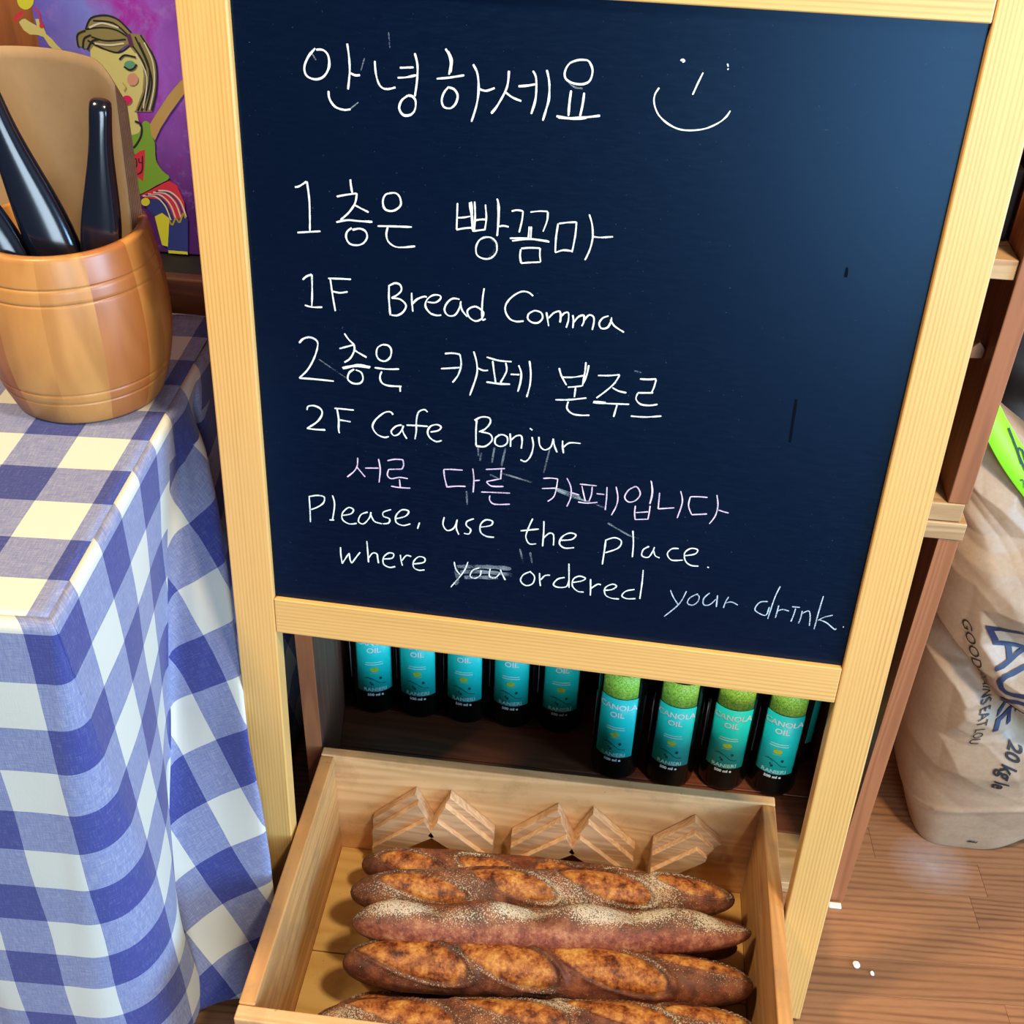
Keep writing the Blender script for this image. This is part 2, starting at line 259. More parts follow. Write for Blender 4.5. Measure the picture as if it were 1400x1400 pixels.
CHALK = [('chalk_letter','white',[(20,[(646,5140),(589,5076),(554,4999),(568,4937),(636,4914),(705,4940),(749,5012),(746,5093),(707,5131),(653,5130)]),(19,[(898,5189),(910,5085),(911,4985),(894,4857)]),(20,[(738,4836),(744,4777),(786,4722),(854,4703),(910,4711)])]),('chalk_letter','white',[(20,[(915,4979),(952,4965),(992,4968)])]),('chalk_letter','white',[(19,[(1110,5079),(1115,4998),(1134,4924),(1167,4886),(1214,4882),(1269,4898)])]),('chalk_letter','white',[(19,[(1304,5042),(1411,5052)]),(19,[(1286,4969),(1350,4976),(1431,4997)]),(19,[(1420,5154),(1441,5069),(1437,4957),(1420,4842)]),(20,[(1366,4845),(1315,4803),(1297,4744),(1328,4698),(1383,4702),(1419,4740),(1426,4805),(1403,4839),(1366,4845)])]),('chalk_letter','white',[(19,[(1655,5200),(1682,5159),(1696,5098),(1684,5017)]),(19,[(1675,5183),(1704,5123),(1697,5034)]),(19,[(1589,4982),(1684,4996),(1801,5021)]),(19,[(1683,4930),(1646,4883),(1630,4825),(1649,4779),(1701,4775),(1740,4814),(1753,4872),(1725,4914),(1679,4926)])]),('chalk_letter','white',[(19,[(1868,5103),(1902,5038),(1914,4927),(1901,4812),(1864,4684)])]),('chalk_letter','white',[(19,[(1918,4929),(1972,4920),(2037,4945)]),(19,[(2141,5075),(2137,4992),(2119,4927),(2062,4819),(2016,4757)]),(19,[(2120,4920),(2175,4886),(2244,4864)]),(19,[(2217,4969),(2287,4979),(2347,4993)]),(19,[(2322,5087),(2349,5032),(2352,4891),(2324,4775)])]),('chalk_letter','white',[(19,[(2426,5100),(2449,5013),(2453,4898),(2437,4819),(2415,4733)])]),('chalk_letter','white',[(18,[(2722,5188),(2656,5184),(2592,5155),(2562,5096),(2572,5047),(2627,5019),(2701,5017),(2752,5046),(2767,5116),(2743,5171),(2715,5190)]),(19,[(2617,4967),(2610,4870),(2609,4780)]),(19,[(2716,4957),(2711,4877),(2697,4786)]),(19,[(2517,4773),(2610,4767),(2718,4777),(2848,4800)]),(19,[(2529,4765),(2638,4762),(2745,4776)])]),('chalk_face','white',[(14,[(3577,5157),(3550,5087),(3519,4997)]),(14,[(3269,5030),(3242,4978),(3244,4915),(3282,4840),(3355,4781),(3445,4745),(3539,4742),(3642,4763),(3729,4808),(3782,4856),(3808,4903)]),(14,[(3404,5228),(3419,5237),(3433,5228),(3418,5219)]),(14,[(3744,5229),(3752,5209)]),(14,[(3749,5194),(3757,5190)])]),('chalk_letter','white',[(18,[(426,4069),(465,4081),(527,4123)]),(18,[(530,4123),(542,3981),(540,3842),(534,3716)]),(19,[(427,3696),(528,3710),(625,3724)])]),('chalk_letter','white',[(18,[(891,4169),(895,4115),(904,4058)]),(18,[(773,4021),(844,4040),(942,4061)]),(18,[(942,4061),(924,3980),(872,3902),(799,3833)]),(18,[(912,3969),(971,3942),(1036,3915)]),(19,[(762,3811),(859,3836),(958,3836),(1065,3839)]),(18,[(890,3774),(850,3738),(841,3688),(869,3641),(930,3633),(986,3656),(1018,3708),(1005,3756),(956,3774),(895,3758)])]),('chalk_letter','white',[(18,[(1233,4087),(1179,4070),(1155,4015),(1167,3958),(1210,3940),(1259,3953),(1302,3996),(1297,4053),(1265,4087),(1212,4085)])]),('chalk_letter','white',[(18,[(1108,3808),(1230,3816),(1393,3824)]),(18,[(1192,3805),(1180,3744),(1196,3686),(1250,3650),(1316,3649),(1420,3667)])]),('chalk_letter','white',[(17,[(1766,4050),(1764,3955),(1762,3836)]),(17,[(1863,4063),(1880,3953),(1898,3829)]),(17,[(1877,4070),(1889,3954),(1889,3847)]),(17,[(1758,3931),(1818,3938),(1871,3952)]),(17,[(1760,3833),(1820,3850),(1885,3861)]),(17,[(1904,4073),(1911,3956),(1904,3836)]),(16,[(1991,4056),(2002,3951),(1993,3855)]),(17,[(1908,3922),(1961,3934),(2003,3937)]),(17,[(1898,3835),(1952,3846),(1997,3856)]),(16,[(2084,4111),(2102,4042),(2102,3924),(2094,3810)]),(16,[(2091,4100),(2098,3959),(2095,3828)]),(17,[(2105,3889),(2141,3898),(2186,3893)]),(17,[(2013,3797),(1954,3768),(1925,3705),(1935,3639),(1994,3613),(2054,3628),(2094,3683),(2088,3756),(2043,3794),(1977,3788)])]),('chalk_letter','white',[(16,[(2204,4021),(2248,4033),(2295,4029)]),(16,[(2295,4029),(2290,3952),(2271,3855)]),(16,[(2354,4026),(2429,4040),(2493,4042)]),(16,[(2493,4039),(2491,3969),(2463,3878)]),(16,[(2351,3910),(2348,3820)]),(16,[(2367,3911),(2367,3822)]),(17,[(2198,3801),(2334,3811),(2512,3805)]),(17,[(2217,3781),(2346,3808),(2453,3805),(2519,3799)]),(17,[(2291,3719),(2287,3664),(2298,3604)]),(17,[(2293,3725),(2362,3737),(2447,3741)]),(17,[(2447,3741),(2448,3684),(2457,3630)]),(17,[(2298,3604),(2379,3617),(2457,3627)])]),('chalk_letter','white',[(16,[(2580,3953),(2570,3833),(2571,3716)]),(16,[(2586,3953),(2655,3968),(2725,3977)]),(16,[(2725,3977),(2723,3871),(2706,3731)]),(17,[(2571,3716),(2635,3741),(2706,3740)])]),('chalk_letter','white',[(16,[(2822,4046),(2851,3964),(2862,3859),(2846,3762),(2814,3675)]),(16,[(2863,3871),(2931,3871),(3023,3885)])]),('chalk_letter','white',[(18,[(451,3294),(486,3326),(533,3347)]),(18,[(533,3347),(529,3204),(519,3063)]),(18,[(458,3069),(525,3058),(611,3066)])]),('chalk_letter','white',[(18,[(673,3326),(775,3332),(871,3336)]),(18,[(691,3333),(703,3209),(716,3105),(725,3042)]),(18,[(709,3215),(771,3209),(839,3224)])]),('chalk_letter','white',[(18,[(1196,3306),(1194,3197),(1204,3050)]),(18,[(1190,3306),(1246,3337),(1291,3327),(1302,3282),(1268,3239),(1217,3205)]),(18,[(1217,3205),(1290,3201),(1340,3154),(1317,3094),(1266,3056),(1212,3054)])]),('chalk_letter','white',[(17,[(1389,3267),(1391,3193),(1399,3102)]),(18,[(1396,3171),(1436,3215),(1491,3243),(1519,3242)]),(17,[(1525,3200),(1592,3201),(1636,3240),(1625,3267),(1569,3262),(1519,3217),(1508,3158),(1548,3104),(1604,3089),(1643,3096)])]),('chalk_letter','white',[(17,[(1797,3249),(1736,3249),(1686,3199),(1670,3139),(1704,3097),(1760,3108),(1798,3175),(1808,3233)]),(17,[(1803,3221),(1821,3154),(1866,3101)]),(17,[(1932,3200),(1889,3183),(1864,3148),(1884,3098),(1935,3071),(1984,3095),(2001,3149),(1969,3184),(1932,3200)]),(17,[(2001,3363),(1991,3276),(1988,3173),(1994,3090),(2021,3099)])]),('chalk_letter','white',[(17,[(2411,3335),(2367,3364),(2307,3362),(2236,3312),(2189,3244),(2186,3179),(2225,3119),(2281,3101),(2342,3111)]),(17,[(2424,3209),(2382,3179),(2376,3134),(2417,3105),(2466,3110),(2498,3152),(2486,3196),(2442,3211),(2412,3204)])]),('chalk_letter','white',[(17,[(2528,3206),(2540,3150),(2553,3087)]),(17,[(2549,3157),(2589,3206),(2637,3223),(2648,3173),(2646,3128)]),(17,[(2648,3179),(2680,3215),(2710,3217),(2714,3154),(2700,3088)])]),('chalk_letter','white',[(17,[(2747,3202),(2756,3158),(2755,3090)]),(17,[(2758,3139),(2797,3194),(2838,3207),(2842,3154),(2827,3114)]),(17,[(2844,3167),(2880,3215),(2917,3206),(2926,3162),(2917,3090)])]),('chalk_letter','white',[(17,[(3042,3224),(2996,3201),(2970,3153),(2991,3111),(3039,3122),(3065,3176),(3067,3214)]),(17,[(3059,3194),(3098,3141),(3180,3095)])]),('chalk_letter','white',[(18,[(389,2718),(429,2761),(493,2780),(549,2753),(552,2695),(515,2585),(452,2472),(371,2385)]),(19,[(371,2385),(500,2389),(686,2389)])]),('chalk_letter','white',[(18,[(797,2847),(833,2795),(881,2752)]),(18,[(748,2702),(805,2723),(881,2752)]),(18,[(881,2752),(880,2696),(840,2619),(788,2578)]),(18,[(880,2702),(929,2675),(989,2645)]),(18,[(767,2525),(863,2555),(926,2569),(1021,2559)]),(18,[(773,2517),(888,2551),(1014,2550)]),(18,[(875,2523),(829,2485),(814,2423),(858,2387),(922,2394),(951,2438),(937,2497),(887,2518)])]),('chalk_letter','white',[(18,[(1131,2778),(1087,2743),(1077,2677),(1104,2634),(1154,2628),(1198,2670),(1208,2736),(1181,2775),(1131,2778)]),(18,[(1058,2556),(1165,2554),(1276,2566)]),(18,[(1121,2527),(1104,2474),(1119,2422),(1176,2399),(1296,2404)]),(18,[(1282,2406),(1284,2352)])]),('chalk_letter','white',[(18,[(1678,2751),(1741,2762),(1808,2758)]),(18,[(1808,2758),(1821,2667),(1797,2568),(1748,2490)]),(18,[(1645,2609),(1728,2622),(1811,2637)])]),('chalk_letter','white',[(18,[(1927,2797),(1955,2697),(1958,2585),(1902,2384)])]),('chalk_letter','white',[(18,[(1965,2647),(2014,2631),(2056,2636)]),(18,[(2040,2757),(2145,2736),(2256,2737)]),(18,[(2093,2727),(2107,2633),(2125,2531)]),(18,[(2205,2723),(2215,2645),(2167,2535)]),(18,[(2044,2527),(2152,2522),(2250,2528)])]),('chalk_letter','white',[(18,[(2251,2620),(2328,2625)]),(18,[(2317,2711),(2342,2642),(2339,2554),(2320,2466)])]),('chalk_letter','white',[(17,[(2408,2760),(2424,2651),(2422,2538),(2400,2423)])]),('chalk_letter','white',[(17,[(2664,2721),(2686,2655),(2735,2572)]),(17,[(2886,2798),(2884,2716),(2872,2579)]),(17,[(2912,2774),(2901,2686),(2878,2604)]),(17,[(2691,2640),(2786,2650),(2880,2676)]),(17,[(2748,2554),(2807,2564),(2868,2579)]),(17,[(2815,2557),(2810,2468)]),(18,[(2649,2425),(2771,2439),(2914,2471)]),(18,[(2760,2421),(2754,2355),(2801,2311),(2869,2303),(2951,2312)])]),('chalk_letter','white',[(17,[(2996,2688),(3091,2698),(3177,2715)]),(17,[(3177,2712),(3140,2632),(3073,2553),(2998,2480)]),(17,[(3126,2591),(3182,2565),(3249,2556)]),(17,[(2972,2433),(3127,2441),(3281,2452)]),(17,[(2975,2445),(3082,2449)]),(17,[(3179,2435),(3169,2377),(3159,2319)])]),('chalk_letter','white',[(17,[(3350,2694),(3425,2698),(3485,2709)]),(17,[(3485,2704),(3475,2636),(3459,2579)]),(17,[(3343,2566),(3408,2573),(3473,2580)]),(17,[(3344,2562),(3334,2509),(3375,2465),(3449,2460),(3520,2478)]),(17,[(3305,2344),(3430,2349),(3563,2373)])]),('chalk_letter','white',[(18,[(426,2079),(441,2118),(500,2129),(558,2100),(562,2045),(512,1969),(417,1895)]),(18,[(417,1895),(502,1894),(588,1900)])]),('chalk_letter','white',[(18,[(682,2125),(773,2127),(860,2127)]),(18,[(705,2124),(717,2021),(713,1922),(719,1882)])]),('chalk_letter','white',[(18,[(727,2015),(827,2008)])]),('chalk_letter','white',[(17,[(1217,2122),(1191,2147),(1133,2130),(1055,2052),(1027,1979),(1065,1913),(1130,1888),(1175,1901)]),(17,[(1293,2030),(1241,2010),(1198,1956),(1221,1917),(1266,1936),(1299,1989),(1309,2025)]),(17,[(1299,1989),(1311,1948),(1340,1898)]),(17,[(1529,2182),(1498,2203),(1447,2172),(1428,2087),(1427,1990),(1414,1901)]),(17,[(1338,2033),(1428,2039),(1530,2043)]),(17,[(1556,1990),(1626,2013),(1651,2050),(1613,2070),(1555,2046),(1530,1988),(1550,1934),(1608,1901),(1659,1918)])]),('chalk_letter','white',[(17,[(1969,2159),(1965,2040),(1969,1904)]),(17,[(1950,2149),(2011,2189),(2080,2188),(2089,2139),(2045,2075),(1992,2043)]),(17,[(2007,2045),(2092,2030),(2110,1972),(2050,1905),(1969,1900)])]),('chalk_letter','white',[(17,[(2192,2041),(2143,2001),(2142,1941),(2189,1921),(2242,1953),(2247,2014),(2208,2038),(2162,2029)])]),('chalk_letter','white',[(17,[(2269,2058),(2276,1991),(2278,1927)]),(17,[(2279,1992),(2323,2039),(2369,2045),(2379,1986),(2374,1921)]),(17,[(2441,2129),(2465,2112)]),(17,[(2464,2047),(2480,1964),(2462,1859),(2419,1798),(2372,1810)])]),('chalk_letter','white',[(17,[(2525,2054),(2538,1971),(2582,1933),(2633,1965),(2652,2035)]),(17,[(2651,2052),(2666,1986),(2694,1921)])]),('chalk_letter','white',[(17,[(2736,2042),(2739,1986),(2751,1919)]),(17,[(2747,1979),(2798,2027),(2896,2033)])]),('chalk_letter','pink',[(15,[(881,1652),(876,1574),(845,1509),(777,1439)]),(15,[(870,1556),(908,1508),(947,1460)]),(15,[(949,1553),(1075,1568)]),(15,[(1076,1662),(1090,1556),(1077,1418)])]),('chalk_letter','pink',[(15,[(1159,1654),(1224,1676),(1302,1682)]),(15,[(1302,1682),(1309,1626),(1293,1584)]),(15,[(1168,1566),(1293,1584)]),(15,[(1168,1566),(1157,1503),(1191,1473),(1269,1495),(1347,1492)]),(15,[(1269,1474),(1276,1390)]),(15,[(1190,1394),(1268,1389),(1370,1395)])]),('chalk_letter','pink',[(15,[(1680,1628),(1749,1636),(1854,1641)]),(15,[(1680,1628),(1689,1543),(1713,1445)]),(15,[(1713,1450),(1798,1469),(1883,1477)])]),('chalk_letter','pink',[(15,[(1945,1669),(1958,1559),(1954,1423)]),(15,[(1959,1545),(2012,1557)])]),('chalk_letter','pink',[(15,[(2063,1674),(2146,1688),(2236,1704)]),(15,[(2206,1692),(2202,1597)]),(15,[(2074,1552),(2134,1572),(2210,1598)]),(15,[(2074,1547),(2121,1510),(2231,1520)]),(15,[(2028,1437),(2154,1448),(2292,1458)]),(15,[(2109,1412),(2110,1360),(2158,1325),(2296,1343)])]),('chalk_letter','pink',[(14,[(2585,1646),(2654,1658),(2716,1657)]),(14,[(2716,1657),(2707,1541),(2688,1467),(2639,1416)]),(14,[(2579,1542),(2706,1562)])]),('chalk_letter','pink',[(14,[(2797,1675),(2837,1592),(2844,1487),(2814,1384)])]),('chalk_letter','pink',[(14,[(2848,1532),(2919,1517)]),(14,[(2916,1629),(3066,1630)]),(14,[(2936,1613),(2958,1528),(2978,1459)]),(14,[(3028,1616),(3027,1536),(3009,1463)]),(14,[(2913,1445),(2995,1443),(3087,1464)]),(14,[(3072,1551),(3142,1551)])]),('chalk_letter','pink',[(14,[(3159,1629),(3164,1509),(3162,1393)])]),('chalk_letter','pink',[(14,[(3239,1642),(3263,1540),(3258,1450),(3221,1346)])]),('chalk_letter','pink',[(14,[(3408,1667),(3351,1621),(3324,1547),(3362,1502),(3422,1524),(3458,1591),(3433,1653),(3401,1666)]),(14,[(3538,1741),(3565,1630),(3554,1505)]),(14,[(3545,1733),(3560,1612),(3550,1505)]),(14,[(3427,1471),(3426,1400),(3437,1329)]),(14,[(3556,1488),(3555,1416),(3550,1344)]),(14,[(3436,1401),(3547,1424)]),(14,[(3432,1328),(3547,1347)])]),('chalk_letter','pink',[(14,[(3626,1629),(3628,1533),(3630,1465)]),(14,[(3630,1465),(3770,1494)])]),('chalk_letter','pink',[(14,[(3807,1670),(3834,1559),(3807,1392)])]),('chalk_letter','pink',[(14,[(3897,1623),(3967,1632),(4047,1635)]),(14,[(3897,1623),(3892,1531),(3928,1447)]),(14,[(3929,1443),(3988,1454),(4063,1468)])]),('chalk_letter','pink',[(14,[(4124,1669),(4146,1563),(4136,1456),(4095,1370)])]),('chalk_letter','pink',[(14,[(4155,1520),(4202,1509),(4248,1502)])]),('chalk_letter','white',[(16,[(402,1188),(404,1062),(401,905)]),(16,[(399,1184),(484,1207),(548,1197),(537,1133),(478,1080),(414,1045)])]),('chalk_letter','white',[(16,[(629,1226),(645,1129),(619,961)]),(16,[(589,954),(635,960)])]),('chalk_letter','white',[(16,[(718,1020),(800,1049),(825,1097),(778,1113),(719,1047),(717,974),(780,936),(853,951)])]),('chalk_letter','white',[(16,[(962,1088),(897,1052),(870,976),(918,954),(976,1026),(994,1092)]),(16,[(990,1064),(1024,996),(1096,978)])]),('chalk_letter','white',[(16,[(1186,1144),(1114,1107),(1113,1062),(1169,1042),(1160,995),(1104,979)])]),('chalk_letter','white',[(16,[(1225,1049),(1321,1089),(1353,1147),(1290,1154),(1234,1087),(1233,1014),(1297,986),(1369,1013)])]),('chalk_letter','white',[(16,[(1456,1038),(1437,968)])]),('chalk_letter','white',[(16,[(1690,1128),(1679,1045),(1719,987),(1782,1022),(1812,1117)]),(16,[(1812,1117),(1805,1025),(1830,956)])]),('chalk_letter','white',[(16,[(1968,1146),(1906,1111),(1899,1065),(1940,1025),(1925,977),(1878,977)])]),('chalk_letter','white',[(16,[(2033,1064),(2126,1095),(2141,1142),(2078,1148),(2032,1091),(2035,1010),(2091,972),(2162,972)])]),('chalk_letter','white',[(17,[(2512,1218),(2477,1112),(2458,1016),(2493,946),(2558,954)]),(17,[(2407,1074),(2573,1115)])]),('chalk_letter','white',[(17,[(2616,1204),(2620,1075),(2618,934)]),(17,[(2618,1019),(2671,1082),(2712,1068),(2718,957)])]),('chalk_letter','white',[(17,[(2786,1022),(2881,1044),(2917,1096),(2860,1110),(2792,1060),(2773,983),(2823,943),(2910,959)])]),('chalk_letter','white',[(17,[(3193,1077),(3189,964),(3182,812)]),(17,[(3188,1076),(3271,1115),(3334,1086),(3312,1009),(3199,943)])]),('chalk_letter','white',[(16,[(3428,1209),(3445,1074),(3449,929)])]),('chalk_letter','white',[(16,[(3590,1065),(3540,1021),(3535,955),(3594,948),(3627,1015),(3638,1063)]),(16,[(3634,1025),(3655,972),(3696,955)])]),('chalk_letter','white',[(16,[(3855,1077),(3794,1065),(3761,1005),(3807,946),(3907,960)])]),('chalk_letter','white',[(16,[(3917,1008),(4007,1039),(4025,1087),(3962,1092),(3914,1035),(3931,954),(3983,914),(4053,914)])]),('chalk_letter','white',[(16,[(4133,916),(4149,911)])]),('chalk_letter','thin',[(13,[(3831,619),(3869,539),(3921,467)]),(13,[(3978,626),(3927,477),(3805,315)])]),('chalk_letter','thin',[(13,[(4085,615),(4019,561),(4002,497),(4050,481),(4095,528),(4098,590),(4064,606)])]),('chalk_letter','thin',[(13,[(4190,638),(4144,570),(4152,501),(4206,509),(4255,578)])]),('chalk_letter','thin',[(13,[(4264,623),(4269,491)])]),('chalk_letter','thin',[(13,[(4365,620),(4344,555),(4335,492)]),(13,[(4346,547),(4400,567),(4461,541)])]),('chalk_letter','thin',[(13,[(4722,619),(4653,600),(4620,516),(4679,472),(4730,470),(4745,561)])]),('chalk_letter','thin',[(13,[(4808,800),(4778,671),(4750,429)])]),('chalk_letter','thin',[(13,[(4826,590),(4822,519),(4816,448)]),(13,[(4828,529),(4867,552),(4926,543)])]),('chalk_letter','thin',[(13,[(4946,594),(5016,597)]),(13,[(4981,578),(4974,506),(4962,430)])]),('chalk_letter','thin',[(13,[(5043,561),(5042,481),(5031,417)])]),('chalk_letter','thin',[(13,[(5048,535),(5099,569),(5123,511),(5133,406)])]),('chalk_letter','thin',[(13,[(5202,749),(5190,574),(5181,377)]),(13,[(5320,554),(5248,521),(5199,478)]),(13,[(5205,488),(5280,463),(5361,401),(5373,415)])]),('chalk_letter','thin',[(13,[(5430,438),(5441,438)])]),('chalk_letter','white',[(17,[(686,663),(686,578),(696,479)]),(17,[(696,479),(744,566),(770,608)]),(17,[(770,608),(776,533),(791,496)]),(17,[(791,496),(843,580),(877,632)])]),('chalk_letter','white',[(17,[(946,767),(952,652),(957,529)]),(17,[(958,577),(1000,639),(1041,635),(1048,589),(1056,533)])]),('chalk_letter','white',[(17,[(1106,587),(1188,608),(1205,658),(1156,661),(1106,606),(1105,530),(1162,500),(1219,517)])]),('chalk_letter','white',[(17,[(1270,657),(1277,592),(1290,537)]),(17,[(1285,593),(1327,656),(1375,653)])]),('chalk_letter','white',[(17,[(1399,571),(1497,603),(1505,652),(1448,659),(1399,599),(1399,533),(1448,507),(1505,519)])]),('chalk_letter','white',[(15,[(1791,649),(1809,566),(1850,515)]),(15,[(1923,667),(1882,548),(1763,359)])]),('chalk_letter','white',[(15,[(2033,616),(1970,579),(1947,509),(1996,492),(2043,533),(2050,590)])]),('chalk_letter','white',[(15,[(2137,621),(2132,535),(2188,524),(2234,588)]),(15,[(2233,625),(2259,563),(2285,513)])]),('chalk_letter','white',[(16,[(2524,644),(2453,595),(2431,524),(2483,478),(2547,511),(2560,591),(2516,639)])]),('chalk_letter','white',[(16,[(2606,636),(2611,559),(2622,492)]),(16,[(2619,560),(2657,614),(2705,627)])]),('chalk_letter','white',[(16,[(2844,621),(2780,593),(2743,529),(2786,502),(2866,521),(2886,598)]),(16,[(2874,779),(2881,675),(2892,511)])]),('chalk_letter','white',[(16,[(2912,572),(3007,605),(3037,639),(2980,654),(2926,613),(2923,535),(2975,484),(3032,482)])]),('chalk_letter','white',[(16,[(3086,636),(3094,530),(3097,452)]),(16,[(3094,530),(3154,587),(3187,586)])]),('chalk_letter','white',[(16,[(3216,528),(3295,549),(3332,593),(3290,607),(3230,559),(3236,482),(3295,451),(3368,452)])]),('chalk_letter','white',[(15,[(3502,579),(3424,548),(3392,491),(3440,466),(3520,478)])]),('chalk_letter','white',[(15,[(3561,804),(3564,655),(3560,480)])]),('chalk_smudge','faint',[(12,[(910,4717),(973,4767)]),(11,[(1220,5288),(1229,5179)]),(12,[(617,5103),(649,5055)]),(11,[(1029,5092),(1000,5003)]),(49,[(1816,599),(1985,623),(2176,642),(2336,645)]),(49,[(1850,543),(1986,566),(2178,580),(2371,575)]),(49,[(1891,488),(2036,509),(2212,526)]),(49,[(1809,585),(1827,445),(1795,398)]),(20,[(2135,1906),(2117,1748)]),(20,[(2235,1918),(2204,1724)]),(20,[(1988,1889),(1993,1803)]),(19,[(2627,1947),(2587,1700)]),(18,[(3296,2762),(3355,2753)]),(20,[(2201,1655),(2486,1593)]),(20,[(2699,1549),(2914,1486)]),(20,[(2922,1479),(3152,1418)]),(20,[(3196,1261),(3393,1159),(3489,1135)]),(20,[(2408,877),(2447,730)]),(20,[(2506,853),(2528,741)]),(53,[(2707,1550),(2930,1483)]),(13,[(560,2583),(758,2457),(821,2417)]),(13,[(786,2907),(780,2887)]),(20,[(1892,1429),(1903,1289)]),(18,[(2037,3793),(2084,3743),(2065,3668),(2030,3629)]),(18,[(1877,4059),(1898,3847)]),(16,[(2572,5047),(2636,4994),(2703,4986)]),(20,[(2102,1628),(2195,1588)]),(20,[(2020,1839),(2007,1753)])])]
